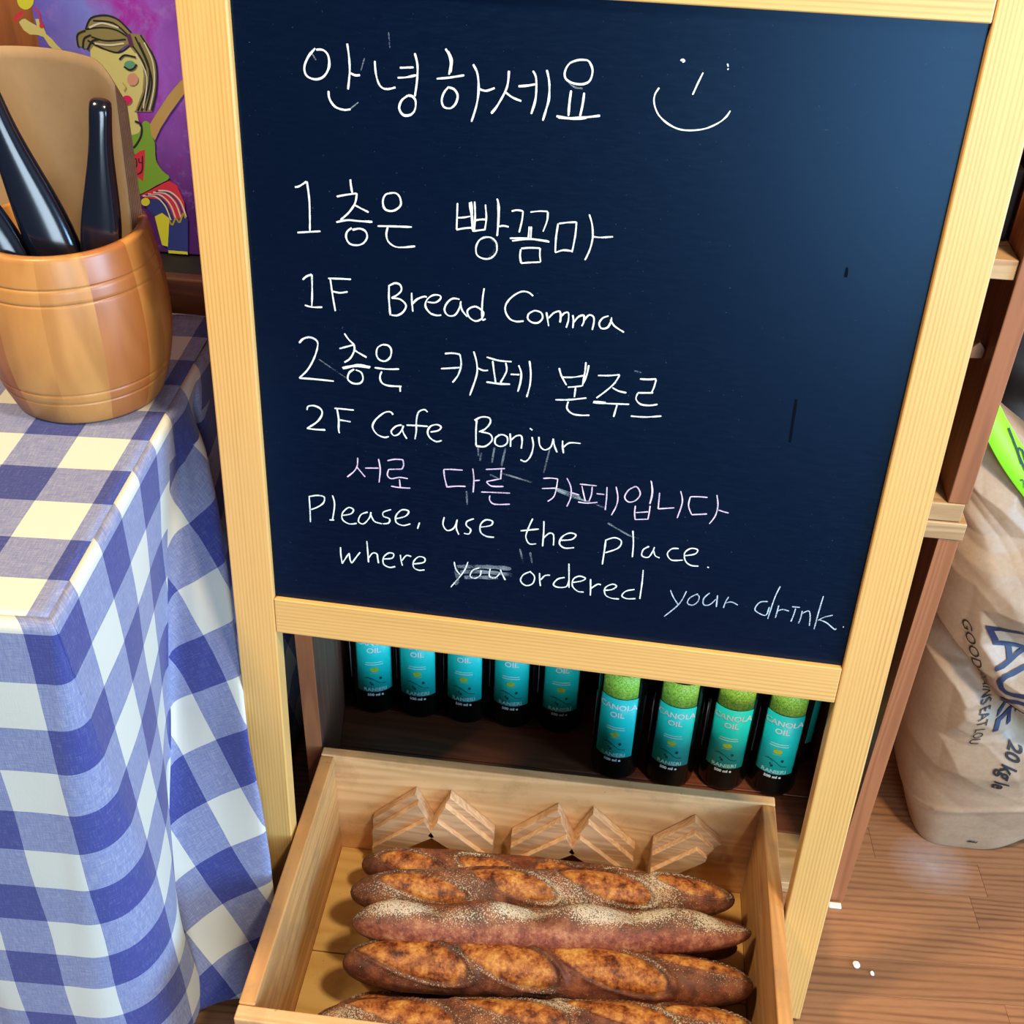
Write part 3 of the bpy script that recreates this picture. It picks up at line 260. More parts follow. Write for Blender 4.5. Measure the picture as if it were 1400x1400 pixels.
ART = [('skin','poly',0,[(-3558,9288),(-3520,9316),(-3483,9327),(-3453,9307),(-3365,9261),(-3367,9331),(-3328,9333),(-3328,9270),(-3291,9246),(-3277,9183),(-3224,9135),(-3180,9076),(-3127,9024),(-3215,9006),(-3272,9071),(-3312,9149),(-3378,9168),(-3463,9166),(-3524,9207),(-3548,9257)]),('yellow','poly',0,[(-3338,9527),(-3354,9488),(-3382,9454),(-3417,9430),(-3455,9420),(-3490,9426),(-3516,9446),(-3529,9478),(-3527,9516),(-3511,9555),(-3484,9589),(-3448,9612),(-3411,9622),(-3376,9616),(-3351,9596),(-3337,9565)]),('red','str',27,[(-3489,9393),(-3571,9338),(-3603,9292)]),('red','str',15,[(-3351,9451),(-3315,9397),(-3311,9315),(-3308,9264)]),('red','poly',0,[(-3281,9266),(-3285,9256),(-3293,9248),(-3303,9242),(-3313,9240),(-3323,9241),(-3331,9246),(-3335,9254),(-3335,9263),(-3331,9272),(-3324,9281),(-3314,9286),(-3303,9289),(-3293,9288),(-3286,9283),(-3281,9275)]),('skin','poly',0,[(-2812,9042),(-2748,9112),(-2593,9065),(-2475,9044),(-2351,9117),(-2274,9027),(-2247,8877),(-2265,8702),(-2335,8520),(-2439,8393),(-2531,8347),(-2694,8496),(-2846,8801)]),('skin','poly',0,[(-2517,8428),(-2395,8406),(-2388,8256),(-2323,8199),(-2503,8135),(-2552,8224)]),('hair','poly',0,[(-2937,9082),(-2949,9175),(-2906,9243),(-2822,9257),(-2740,9372),(-2572,9409),(-2439,9371),(-2319,9249),(-2200,9238),(-2122,9093),(-2092,8886),(-2122,8691),(-2214,8428),(-2415,8415),(-2295,8641),(-2237,8877),(-2312,9044),(-2378,9134),(-2516,9041),(-2676,9060),(-2772,9092),(-2812,9042)]),('dark','str',14,[(-2822,9257),(-2635,9286),(-2477,9268),(-2357,9201)]),('dark','str',14,[(-2775,9185),(-2618,9153),(-2391,9180)]),('dark','str',14,[(-2723,9351),(-2504,9340),(-2362,9228)]),('dark','str',14,[(-2823,9145),(-2673,9075),(-2496,9039),(-2361,9116)]),('dark','str',14,[(-2284,9214),(-2201,8975),(-2171,8746),(-2286,8434)]),('dark','str',14,[(-2337,9137),(-2228,8935),(-2247,8683),(-2381,8427)]),('dark','str',14,[(-2220,9237),(-2098,8981),(-2126,8691),(-2219,8438)]),('dark','str',14,[(-2822,9257),(-2739,9376),(-2572,9413),(-2438,9375),(-2318,9253)]),('dark','str',14,[(-2939,9072),(-2925,9195),(-2824,9247)]),('dark','str',14,[(-2890,9062),(-2856,9162),(-2771,9204)]),('dark','str',14,[(-2841,9050),(-2773,9139),(-2698,9162)]),('dark','str',14,[(-2252,9160),(-2179,8919),(-2216,8685),(-2339,8430)]),('haze','str',14,[(-2777,9278),(-2626,9333),(-2451,9297)]),('haze','str',14,[(-2746,9121),(-2585,9112),(-2417,9141)]),('haze','str',11,[(-2191,9164),(-2126,8961),(-2150,8709),(-2243,8447)]),('haze','str',11,[(-2302,9045),(-2218,8802),(-2313,8462)]),('plum','str',34,[(-2355,9238),(-2346,9183),(-2337,9114)]),('dark','str',14,[(-2498,8966),(-2428,9018),(-2308,9003)]),('teal','poly',0,[(-2327,8925),(-2335,8909),(-2350,8894),(-2372,8884),(-2396,8879),(-2419,8881),(-2438,8889),(-2449,8902),(-2451,8918),(-2444,8934),(-2428,8949),(-2406,8959),(-2382,8964),(-2359,8962),(-2340,8954),(-2329,8941)]),('dark','str',15,[(-2459,8898),(-2402,8867),(-2348,8886),(-2310,8930)]),('tan','str',8,[(-2504,8725),(-2475,8678),(-2503,8637)]),('blush','poly',0,[(-2319,8772),(-2328,8746),(-2345,8724),(-2368,8708),(-2393,8701),(-2416,8705),(-2434,8718),(-2444,8739),(-2444,8764),(-2435,8790),(-2418,8812),(-2395,8828),(-2371,8834),(-2348,8831),(-2330,8818),(-2320,8797)]),('pink','poly',0,[(-2427,8544),(-2434,8524),(-2450,8507),(-2470,8495),(-2492,8490),(-2513,8492),(-2530,8502),(-2540,8517),(-2541,8536),(-2533,8556),(-2518,8573),(-2498,8585),(-2475,8590),(-2454,8588),(-2438,8578),(-2428,8563)]),('red','str',11,[(-2537,8537),(-2485,8532),(-2431,8547)]),('tan','poly',0,[(-2268,8284),(-2137,8454),(-1985,8641),(-1841,8787),(-1797,8809),(-1819,8652),(-2017,8422),(-2147,8252),(-2231,8113),(-2266,8162)]),('green','poly',0,[(-2533,8143),(-2410,8183),(-2367,8257),(-2325,8321),(-2265,8304),(-2264,8172),(-2236,8082),(-2254,7893),(-2197,7771),(-2123,7691),(-2289,7593),(-2526,7467),(-2538,7596),(-2557,7808)]),('dark','str',18,[(-2431,8313),(-2364,8277),(-2383,8154),(-2479,8023),(-2522,8020)]),('red','poly',0,[(-2528,7958),(-2482,7940),(-2433,7975),(-2365,8000),(-2385,7863),(-2446,7625),(-2513,7684),(-2553,7809)]),('dark','str',11,[(-2524,7878),(-2485,7881),(-2493,7802),(-2534,7789),(-2529,7874)]),('dark','str',11,[(-2452,7896),(-2454,7847),(-2417,7850)]),('dark','str',12,[(-2405,7924),(-2437,7753),(-2498,7706)]),('blue','poly',0,[(-2481,7405),(-2268,7443),(-2171,7208),(-1971,7223),(-2030,6788),(-2279,6768),(-2252,7179),(-2368,7215),(-2443,7298)]),('red','poly',0,[(-2209,7621),(-2128,7659),(-2048,7611),(-1988,7420),(-1995,7244),(-2130,7189),(-2227,7424),(-2445,7430),(-2506,7458),(-2363,7534)]),('haze','str',13,[(-2474,7454),(-2331,7460),(-2226,7358),(-2179,7185)]),('blue','str',13,[(-2441,7467),(-2299,7471),(-2194,7370),(-2147,7194)]),('haze','str',13,[(-2408,7480),(-2266,7482),(-2162,7381),(-2115,7203)]),('red','str',13,[(-2376,7494),(-2234,7493),(-2129,7392),(-2083,7212)]),('haze','str',13,[(-2343,7507),(-2202,7504),(-2097,7403),(-2051,7222)]),('blue','str',13,[(-2311,7520),(-2170,7516),(-2065,7415),(-2019,7231)]),('haze','str',13,[(-2278,7533),(-2138,7527),(-2033,7426),(-1987,7240)]),('gold','str',16,[(-2206,7194),(-2171,7130),(-2116,7212),(-2078,7166),(-2019,7275),(-1998,7221)]),('yellow','poly',0,[(-2368,7215),(-2273,7267),(-2193,7206),(-2263,6850),(-2332,6867),(-2351,7037)]),('yellow','poly',0,[(-2399,7389),(-2405,7370),(-2419,7354),(-2438,7342),(-2459,7336),(-2479,7338),(-2495,7348),(-2504,7363),(-2505,7381),(-2498,7400),(-2484,7417),(-2465,7429),(-2444,7434),(-2424,7432),(-2409,7423),(-2400,7408)]),('yellow','str',27,[(-2265,6788),(-2030,6788)])]

# ------------------------------------------------------------------ floor
fl = box('floor', (-3, -2.5, -.06), (4, 3, -.012), plain('floor_base', sr('3a2015'), .8), bev=0); fl['kind'] = 'structure'
frot = math.radians(3.5)
pm = {}
def plank_mesh(L):
    if L not in pm:
        bm = bmesh.new(); addbox(bm, (0, 0, -.012), (L - .0003, .0497, 0), .00025); bmesh.ops.recalc_face_normals(bm, faces=bm.faces)
        me = bpy.data.meshes.new('plank'); bm.to_mesh(me); bm.free(); me.materials.append(M['floor']); pm[L] = me
    return pm[L]
r2 = random.Random(3)
for row in range(-12, 18):
    x = -1.0 + r2.random() * .35
    if row == 0: x = -.63
    while x < 1.55:
        L = r2.choice((.38, .46, .54))
        if row == 0 and -.2 < x < .1: L = .54
        o = bpy.data.objects.new('plank', plank_mesh(L)); COL.objects.link(o); o.parent = fl
        ly = .0 + row * .05
        px, py = x * math.cos(frot) - ly * math.sin(frot), x * math.sin(frot) + ly * math.cos(frot)
        o.location = (px - .5, py + .036 - .25, .036); o.rotation_euler.z = frot   # parent floor centre is (.5,.25,-.036)
        x += L
wl = box('wall_back', (-3, .62, -.012), (4, .72, 2.6), M['wall'], bev=0); wl['kind'] = 'structure'
# ------------------------------------------------------------------ shelves made of two stacked open crates
YS, XL, XR, TH = .1058, -.0187, .6619, .0195
YB = .415
def crate_unit(name, label, z0, z1, mid=None, group=None):
    e = empty(name, label, 'shelf', ((XL + XR) / 2, YS, z0)); cx = (XL + XR) / 2
    X0, X1, D, H = XL - cx, XR - cx, YB - YS, z1 - z0
    return e, X0, X1, D, H
lo, X0, X1, D, H = crate_unit('open_shelf_crate', 'lower dark-stained open wooden crate shelf standing on the floor, holding the oil bottles', 0, .596)
SK = .046   # the old crate is out of square: its left side splays outwards towards the back
def plan(name, P, z0, z1, m, parent, **k):
    bm = bmesh.new(); extrude(bm, P, z0, z1, .0008)
    for v_ in bm.verts: v_.co = Vector((v_.co.x, v_.co.z, v_.co.y))
    return bmobj(name, bm, m, parent, **k)
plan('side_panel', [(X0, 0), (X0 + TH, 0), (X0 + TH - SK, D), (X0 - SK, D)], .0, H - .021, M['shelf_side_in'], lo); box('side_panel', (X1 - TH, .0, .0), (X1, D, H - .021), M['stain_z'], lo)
box('front_edge_strip', (X0 - .0005, -.0015, .0), (X0 + TH, .0, H - .021), M['stain_z'], lo, .0005); box('front_edge_strip', (X1 - TH, -.0015, 0), (X1 + .0005, 0, H - .021), M['stain_z'], lo, .0005)
plan('top_board', [(X0 - .001, -.003), (X1 + .003, -.003), (X1 + .003, D), (X0 - .001 - SK, D)], H - .020, H - .0005, M['shelf_pale'], lo)
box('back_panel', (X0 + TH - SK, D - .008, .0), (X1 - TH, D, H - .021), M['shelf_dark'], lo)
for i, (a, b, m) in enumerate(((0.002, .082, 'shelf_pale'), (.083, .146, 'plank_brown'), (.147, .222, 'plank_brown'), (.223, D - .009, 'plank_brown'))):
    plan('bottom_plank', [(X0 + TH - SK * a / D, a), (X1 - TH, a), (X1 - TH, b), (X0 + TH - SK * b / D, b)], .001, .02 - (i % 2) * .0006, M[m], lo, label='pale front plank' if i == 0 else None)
up, X0, X1, D, H = crate_unit('open_shelf_crate', 'upper stained open wooden crate shelf stacked on the bottle shelf, half hidden by the blackboard', .596, 1.28)
box('side_panel', (X0, 0, .021), (X0 + TH, D, H), M['stain_z'], up); box('side_panel', (X1 - TH - .001, 0, .021), (X1 - .001, D, H), M['stain_z'], up)
box('bottom_board', (X0 - .001, -.001, .0005), (X1 - .004, D, .0205), M['shelf_pale'], up)
box('middle_shelf', (X0 + TH + .0005, .004, .249), (X1 - TH - .0015, D - .008, .267), M['shelf_pale'], up)
box('top_board', (X0, 0, H - .02), (X1, D, H), M['shelf_pale'], up, .001)
box('back_panel', (X0 + TH, D - .008, .021), (X1 - TH - .001, D, H - .02), M['shelf_dark'], up)
# ------------------------------------------------------------------ things on the upper shelf
o = box('black_carton', (.50, .15, .8635), (.638, .26, .926), M['black_card'], bev=.002); tag(o, 'black carton on the upper crate shelf, seen past the right leg of the blackboard', 'box')
rp = empty('red_packet', 'small red packet with white dots lying on top of the black carton', 'packet', (.586, .195, .9265)); 
bm = bmesh.new(); addbox(bm, (-.05, -.035, 0), (.05, .03, .03), .006); bmobj('wrapper', bm, M['red'], rp)
for i in range(6): fromdata('print_dot', [(.036 + .006 * math.cos(k * math.pi / 4) - .02 * (i % 3), -.0353, .015 + .004 * math.sin(k * math.pi / 4) + (.006 if i > 2 else -.006)) for k in range(8)], [tuple(range(8))], M['print_white'], rp)
bm = bmesh.new(); extrude(bm, [(0, 0), (.014, .001), (.0145, .010), (.008, .017), (.002, .010)], 0, .010, .0006)
o = bmobj('paper_tag', bm, M['kraft_edge'], None, loc=(.6266, .128, .760)); tag(o, 'small brown paper tag inside the upper crate beside the right easel leg', 'tag')
# ------------------------------------------------------------------ bottles
RB = .0332
def lathe(prof, seg=40, z0=0):
    v, f = [], []
    for r, z in prof:
        for k in range(seg): a = 2 * math.pi * k / seg; v.append((r * math.cos(a), r * math.sin(a), z))
    for i in range(len(prof) - 1):
        for k in range(seg): f.append((i * seg + k, i * seg + (k + 1) % seg, (i + 1) * seg + (k + 1) % seg, (i + 1) * seg + k))
    f.append(tuple(range(seg))[::-1]); f.append(tuple((len(prof) - 1) * seg + k for k in range(seg))); return v, f
def me_of(name, v, f, mat, smooth=True):
    me = bpy.data.meshes.new(name); me.from_pydata([tuple(a) for a in v], [], f); me.update(); me.materials.append(mat)
    for p in me.polygons: p.use_smooth = smooth
    return me
bprof = [(.022, .002), (.024, 0), (.0285, .0012), (.0322, .004), (.0332, .009), (.0332, .198), (.0315, .208), (.027, .221), (.019, .232), (.0145, .241), (.0138, .262), (.015, .263), (.015, .267), (.013, .268)]
def wrap(bm, r):   # flat x,y -> cylinder facing -y ; x = arc, y = height
    for v in bm.verts: a = v.co.x / r; v.co = Vector((r * math.sin(a), -r * math.cos(a), v.co.y))
def band(r, a0, a1, z0, z1, sag=0, n=20, th=.0003):
    v, f = [], []
    for k in range(n + 1):
        a = math.radians(a0 + (a1 - a0) * k / n)
        for rr in (r, r + th):
            for z in (z0, z1): v.append((rr * math.sin(a), -rr * math.cos(a), z))
    for k in range(n):
        i = k * 4; j = i + 4
        f += [(i + 2, i + 3, j + 3, j + 2), (i + 1, j + 1, j + 3, i + 3), (i, i + 2, j + 2, j)]
    f += [(0, 1, 3, 2), (n * 4, n * 4 + 2, n * 4 + 3, n * 4 + 1)]; return v, f
BM = {}
BM['glass_body'] = me_of('glass_body', *lathe(bprof), M['bottle_glass'])
BM['cap'] = me_of('cap', *lathe([(.012, .262), (.0158, .2625), (.0162, .27), (.0162, .288), (.0152, .291), (.01, .292)], 24), M['cap'])
BM['front_label'] = me_of('front_label', *band(RB + .0001, -46, 46, .047, .155), M['label_teal'])
BM['photo_label'] = me_of('photo_label', *band(RB + .0001, -44, 44, .1565, .197), M['label_green'])
BM['back_label'] = me_of('back_label', *band(RB + .0001, 108, 284, .055, .135), M['label_back'])
def txt(body, size, y, bold=0, cuts=0):
    bm = textmesh(body, size, cuts, bold=bold)
    for v in bm.verts: v.co.y += y
    return bm
def merge(bms):
    out = bmesh.new()
    for b in bms:
        me = bpy.data.meshes.new('x'); b.to_mesh(me); out.from_mesh(me); bpy.data.meshes.remove(me); b.free()
    return out
def strip(pts, w, n=6):
    """flat ribbon in x,y"""
    P = cr([(a, b, 0) for a, b in pts], n); bm = bmesh.new(); L = []
    for i, p in enumerate(P):
        d = (P[min(i + 1, len(P) - 1)] - P[max(i - 1, 0)]); d = Vector((-d.y, d.x, 0)).normalized() * w / 2
        L.append((bm.verts.new(p + d), bm.verts.new(p - d)))
    for a, b in zip(L, L[1:]): bm.faces.new((a[0], a[1], b[1], b[0]))
    return bm
def disc(x, y, rx, ry, n=14):
    bm = bmesh.new(); bm.faces.new([bm.verts.new((x + rx * math.cos(2 * math.pi * k / n), y + ry * math.sin(2 * math.pi * k / n), 0)) for k in range(n)]); return bm
def pr(name, bms, mat, r=RB + .0008):
    bm = merge(bms); wrap(bm, r); me = bpy.data.meshes.new(name); bm.to_mesh(me); bm.free(); me.materials.append(mat); return me
BM['lettering'] = pr('lettering', [txt('CANOLA', .0128, .1365, .0003), txt('OIL', .0128, .1225, .0003), strip([(-.012, .104), (.012, .104)], .0010), strip([(-.013, .100), (.013, .100)], .0010), txt('500 ml e', .0066, .0400, .0003)], M['print_white'])
BM['maker_lettering'] = pr('maker_lettering', [txt('RANIERI', .0094, .0490, .0002)], plain('print_pale_teal', sr('b8f5ea'), .5))
BM['emblem'] = pr('emblem', [disc(0, .0905, .0062, .0042), strip([(-.006, .0845), (.006, .0845)], .0009)], M['print_lime'])
BM['olive_branch'] = pr('olive_branch', [strip([(-.015, .074), (-.006, .0745), (.002, .069), (.008, .064), (.016, .0625)], .0011), strip([(-.011, .0765), (-.003, .0705)], .0008), disc(.0085, .0735, .002, .0026), disc(-.004, .0625, .002, .0026), disc(-.0065, .066, .0012, .002)], M['print_dark'])
BM['rim_print'] = pr('rim_print', [strip([(-.021, .0385 + .0055), (0, .044), (.021, .044)], .0005)], M['red'])
bottles = [(.0095, .349, 14, 'leftmost oil bottle of the back row, standing against the shelf side panel'),
 (.076, .350, 4, 'second oil bottle from the left in the back row, under the blackboard rail'),
 (.144, .349, 0, 'third oil bottle from the left in the back row, only OIL readable under the rail'),
 (.210, .350, 0, 'fourth oil bottle from the left in the back row, in the middle of the five'),
 (.279, .349, 2, 'fifth oil bottle from the left, right end of the back five beside the forward ones'),
 (.363, .276, -9, 'oil bottle with green photo label, leftmost of the four standing forward'),
 (.438, .272, -8, 'oil bottle with green photo label, second from left of the four standing forward'),
 (.5105, .278, -7, 'oil bottle with green photo label, third from left of the four standing forward'),
 (.5780, .277, -10, 'oil bottle with green photo label, rightmost forward one above the crate corner'),
 (.6078, .3375, -6, 'oil bottle in the back row at the far right, partly hidden by the easel leg')]
for i, (x, y, r, lab) in enumerate(bottles):
    e = empty('oil_bottle', lab, 'bottle', (x, y, .0203), (0, 0, math.radians(r)), 'canola oil bottles on the lower crate shelf')
    for k in ('glass_body', 'cap', 'photo_label', 'back_label'): link(k, BM[k], None, e)
    f = link('front_label', BM['front_label'], None, e)
    for k in ('lettering', 'maker_lettering', 'emblem', 'olive_branch'): link(k, BM[k], None, f, kind='stuff')
# ------------------------------------------------------------------ blackboard easel
WB, HB, LB = .55, .5609, .5023
EX, EN, EU = Vector((0.999248, -0.038326, 0.005951)), Vector((0.038719, 0.994687, -0.095384)), Vector((-0.002263, 0.095543, 0.995423))
foot = Vector((0, 0, .5)) - EU * LB
es = empty('blackboard_easel', 'pine-framed blackboard with Korean and English chalk writing, leaning back before the shelf', 'blackboard')
es.matrix_world = Matrix(((EX[0], EN[0], EU[0], foot[0]), (EX[1], EN[1], EU[1], foot[1]), (EX[2], EN[2], EU[2], foot[2] + .0015), (0, 0, 0, 1)))
LW = .042
box('left_leg', (-LW, 0, 0), (-.0004, .02, LB + HB + .1), M['pine_z'], es, .0016)
box('right_leg', (WB + .0004, 0, .003), (WB + LW, .02, LB + HB + .1), M['pine_z'], es, .0016)
box('bottom_rail', (0, .0002, LB - .0405), (WB, .0198, LB), M['pine_x'], es, .0012)
box('top_rail', (0, .0002, LB + HB), (WB, .0198, LB + HB + .045), M['pine_x'], es, .0012)
pn = box('board_panel', (0, .006, LB), (WB, .012, LB + HB), M['board'], es, 0, label='black painted writing panel')
pc = Vector(pn.location)
rr = random.Random(5)
def ribbon(bm, pts, w, y):
    P = cr([(a, 0, b) for a, b in pts], 6); n = len(P)
    L = []
    for i, p in enumerate(P):
        d = P[min(i + 1, n - 1)] - P[max(i - 1, 0)]
        if d.length < 1e-9: d = Vector((1, 0, 0))
        d = Vector((-d.z, 0, d.x)).normalized()
        ww = w / 2 * (.82 + .36 * noise.noise(Vector((p.x * 160, p.z * 160, 3)))) * (.75 if i in (0, n - 1) else 1)
        q = Vector((p.x, y, p.z)); L.append((bm.verts.new(q + d * ww), bm.verts.new(q - d * ww)))
    for a, b in zip(L, L[1:]): bm.faces.new((a[0], a[1], b[1], b[0]))
for k, (name, colr, strokes) in enumerate(CHALK):
    bm = bmesh.new(); off = -.0032 - .0003
    for j, (w, pts) in enumerate(strokes): ribbon(bm, [(a / 1e4 - WB / 2, b / 1e4 - HB / 2) for a, b in pts], w / 1e4, -.003 - .00025 - (j % 3) * .00002)
    o = bmobj(name, bm, M['chalk_' + colr], pn, label=None if name == 'chalk_letter' and colr in ('white', 'thin') else dict(white='chalk smiling face', pink='pale pink chalk letter', faint='rubbed-out chalk smears')[colr])
    if colr == 'faint': o['kind'] = 'stuff'
# ink drips on the panel: dark smears
bm = bmesh.new(); ribbon(bm, [(.4662 - WB / 2, .225 - HB / 2), (.4652 - WB / 2, .265 - HB / 2)], .0028, -.0032); ribbon(bm, [(.486 - WB / 2, .372 - HB / 2), (.4858 - WB / 2, .380 - HB / 2)], .0028, -.0032)
bmobj('drip_mark', bm, plain('drip_mark', (.001, .002, .005), .6, Specular_IOR_Level=.05), pn, label='dark dried drip marks')
# ------------------------------------------------------------------ bread crate
BX0, BX1, BY0, BY1, BHT = .0032, .5475, .1035, -.252, .1804
bc = empty('bread_crate', 'shallow worn wooden crate of baguettes on the floor in front of the shelf', 'crate', ((BX0 + BX1) / 2, (BY0 + BY1) / 2, 0))
cx, cy = (BX0 + BX1) / 2, (BY0 + BY1) / 2
def bb(name, a, b, m, bev=.0012, label=None): return box(name, (a[0] - cx, a[1] - cy, a[2]), (b[0] - cx, b[1] - cy, b[2]), M[m], bc, bev, label=label)
bb('left_wall', (BX0, BY1 + .0165, .001), (BX0 + .0165, BY0 - .0135, BHT), 'crate_y', .0015)
bb('right_wall', (BX1 - .0155, BY1 + .0165, .001), (BX1, BY0 - .0135, BHT), 'crate_y', .0015)
bb('back_wall', (BX0, BY0 - .013, .001), (BX1, BY0, BHT + .001), 'crate_x', .0015)
bb('front_wall', (BX0, BY1, .001), (BX1, BY1 + .016, BHT - .001), 'crate_x', .0015)
for a, b in ((BY0 - .0135, -.061), (-.0625, -.155), (-.1565, BY1 + .0165)): bb('floor_board', (BX0 + .017, b, .0015), (BX1 - .016, a, .012), 'crate_floor', .0008)
BI = BY0 - .0135
def mould(dx, dz, flip, shape='long'):
    P = [(.066, .024), (.066, .088), (.121, .1445), (.147, .0865)] if shape == 'long' else [(.066, .027), (.066, .092), (.112, .139), (.147, .1035), (.130, .0865)]
    T = [(.0665, .024), (.0665, .075), (.1255, .1355), (.147, .0865)] if shape == 'long' else [(.0665, .027), (.0665, .079), (.113, .1265), (.138, .103), (.130, .0865)]
    F = [(.067, .024), (.067, .052), (.134, .114), (.1465, .0865)] if shape == 'long' else [(.067, .027), (.067, .056), (.117, .106), (.131, .094), (.130, .0865)]
    bm = bmesh.new(); g = lambda Q: [((.1475 * 2 - .0015 * 0 + (0) - a + .0) if flip else a, b) for a, b in Q]
    def sh(Q): return [((a if not flip else .2905 - a) + dx - cx, b + dz) for a, b in Q]
    A, B_, C_ = sh(P), sh(T), sh(F); y0 = BI - .0004 - cy
    extrude(bm, A, y0 - .012, y0, .0006); extrude(bm, B_, y0 - .020, y0 - .012, .0006); extrude(bm, C_, y0 - .027, y0 - .020, .0006)
    me = bmobj('moulding_block', bm, M['moulding'], bc)
mould(0, 0, False); mould(-.0062, .001, True); mould(.1735, -.0005, False); mould(.1672, .001, True); mould(.346, .012, False, 'short')
# ------------------------------------------------------------------ baguettes
def loaf(loc, L, R, yaw, roll, slashes, lab, bend=0.0, seed=0, flour=.5, ftop=0, scal=0, pitch=0, tip=(1, 1), under=0.0, seam=0):
    NS, NT_ = 320, 100; v, f = [], []; sl, fl_, ed, un = [], [], [], []
    for i in range(NS + 1):
        s = i / NS; u = 2 * s - 1
        e = max(0, 1 - abs(u) ** (7 if u < 0 else 5.5)) ** .5
        e = max(e, .02); taper = 1 - .15 * abs(u) ** 2.4 * (tip[0] if u < 0 else tip[1])
        for k in range(NT_):
            th = 2 * math.pi * k / NT_ - math.pi           # 0 = top
            r = R * e * taper; w = th * R                # arc distance from the top line
            lump = .05 * noise.noise(Vector((s * 9 + seed, math.cos(th), math.sin(th)))) + .02 * noise.noise(Vector((s * 30 + seed, math.cos(th) * 3, math.sin(th) * 3)))
            r *= 1 + lump
            best = -9; side = 0
            for (sc, sl_l, sw, tilt, wc) in slashes:
                dx = (s - sc) * L; dy = w - wc * R
                a = dx * math.cos(tilt) + dy * math.sin(tilt); b = -dx * math.sin(tilt) + dy * math.cos(tilt)
                q = 1 - (a / (sl_l * L)) ** 2 - (b / (sw * R)) ** 2
                if q > best: best, side = q, b
            j = best + .22 * noise.noise(Vector((s * 60, w * 130, seed)))
            ins = min(1, max(0, j * 4)); rim = math.exp(-((best + .05) / .16) ** 2)
            if best > -1:
                r += R * (.07 * min(1, max(0, best)) - .05 * math.exp(-((best - .12) / .12) ** 2) + (.075 + .025 * math.tanh(side / R * 3)) * math.exp(-((best + .18) / .17) ** 2))
            if scal: r += R * scal * (abs(math.sin(math.pi * (s * 4.1 + .12))) - .55) * math.exp(-((th - .55) / .5) ** 2)
            x = (s - .5) * L; y = r * math.sin(th); z = r * math.cos(th) * .9
            if z < -.72 * R * .9: z = -.72 * R * .9 + (z + .72 * R * .9) * .25
            v.append((x, y + bend * (1 - u * u), z))
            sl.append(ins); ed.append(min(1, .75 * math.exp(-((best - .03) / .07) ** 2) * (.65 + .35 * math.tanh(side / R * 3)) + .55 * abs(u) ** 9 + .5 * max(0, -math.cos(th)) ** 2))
            nn = .5 + .9 * noise.noise(Vector((s * 7 + seed * 3, w * 22, seed)))
            fl_.append(max(0, min(1, (flour + .35 * rim) * nn * 1.5 * (1 - ins * .93) * (.35 + .65 * max(0, math.cos(th * .8))) * (1 if not ftop else ftop * math.exp(-((th - .35) / .62) ** 2) + .12))))
            un.append(min(1, max(0, (math.sin(th) * -1 - .1) * 2.2)) * under)
    for i in range(NS):
        for k in range(NT_):
            a = i * NT_ + k; b = i * NT_ + (k + 1) % NT_; f.append((a, b, b + NT_, a + NT_))
    f.append(tuple(range(NT_))[::-1]); f.append(tuple(NS * NT_ + k for k in range(NT_)))
    me = bpy.data.meshes.new('crust'); me.from_pydata(v, [], f); me.update()
    for nm, arr in (('slash', sl), ('flour', fl_), ('edge', ed), ('under', un)):
        at = me.attributes.new(nm, 'FLOAT', 'POINT'); at.data.foreach_set('value', arr)
    for p in me.polygons: p.use_smooth = True
    o = link('baguette', me, M['crust']); o.location = loc; o.rotation_euler = (roll, pitch, yaw); tag(o, lab, 'bread', 'baguettes in the crate'); return o
def four(w=.5, l=.115, tilt=-.33, wc=.1, c=(.15, .38, .62, .86)): return [(a, l, w, tilt, wc) for a in c]
# bottom layer
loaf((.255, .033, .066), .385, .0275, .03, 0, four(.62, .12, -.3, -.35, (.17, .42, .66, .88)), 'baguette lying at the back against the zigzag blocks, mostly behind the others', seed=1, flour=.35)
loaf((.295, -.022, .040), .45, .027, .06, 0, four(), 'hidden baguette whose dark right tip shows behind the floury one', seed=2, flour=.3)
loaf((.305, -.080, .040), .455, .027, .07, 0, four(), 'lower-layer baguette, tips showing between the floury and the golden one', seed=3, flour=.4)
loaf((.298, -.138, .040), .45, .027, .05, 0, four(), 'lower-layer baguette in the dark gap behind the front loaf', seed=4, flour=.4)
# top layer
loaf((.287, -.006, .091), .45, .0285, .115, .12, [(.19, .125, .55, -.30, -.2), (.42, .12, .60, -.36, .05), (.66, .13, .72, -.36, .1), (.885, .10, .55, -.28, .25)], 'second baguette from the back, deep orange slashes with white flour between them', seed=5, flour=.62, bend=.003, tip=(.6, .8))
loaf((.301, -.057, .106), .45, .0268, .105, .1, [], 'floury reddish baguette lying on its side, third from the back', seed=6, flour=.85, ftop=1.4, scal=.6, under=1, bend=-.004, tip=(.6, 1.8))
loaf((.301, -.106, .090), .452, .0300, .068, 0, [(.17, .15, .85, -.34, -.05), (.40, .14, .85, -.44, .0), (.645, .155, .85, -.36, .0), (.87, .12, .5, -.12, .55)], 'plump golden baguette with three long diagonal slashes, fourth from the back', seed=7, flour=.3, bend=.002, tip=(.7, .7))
loaf((.295, -.169, .086), .475, .0300, .115, 0, [(.2, .13, .6, -.3, .25), (.45, .13, .55, -.3, .4), (.68, .13, .55, -.3, .4), (.88, .1, .5, -.1, .45)], 'front baguette at the bottom edge of the photo, floury left end', seed=8, flour=.6, tip=(.5, .5))
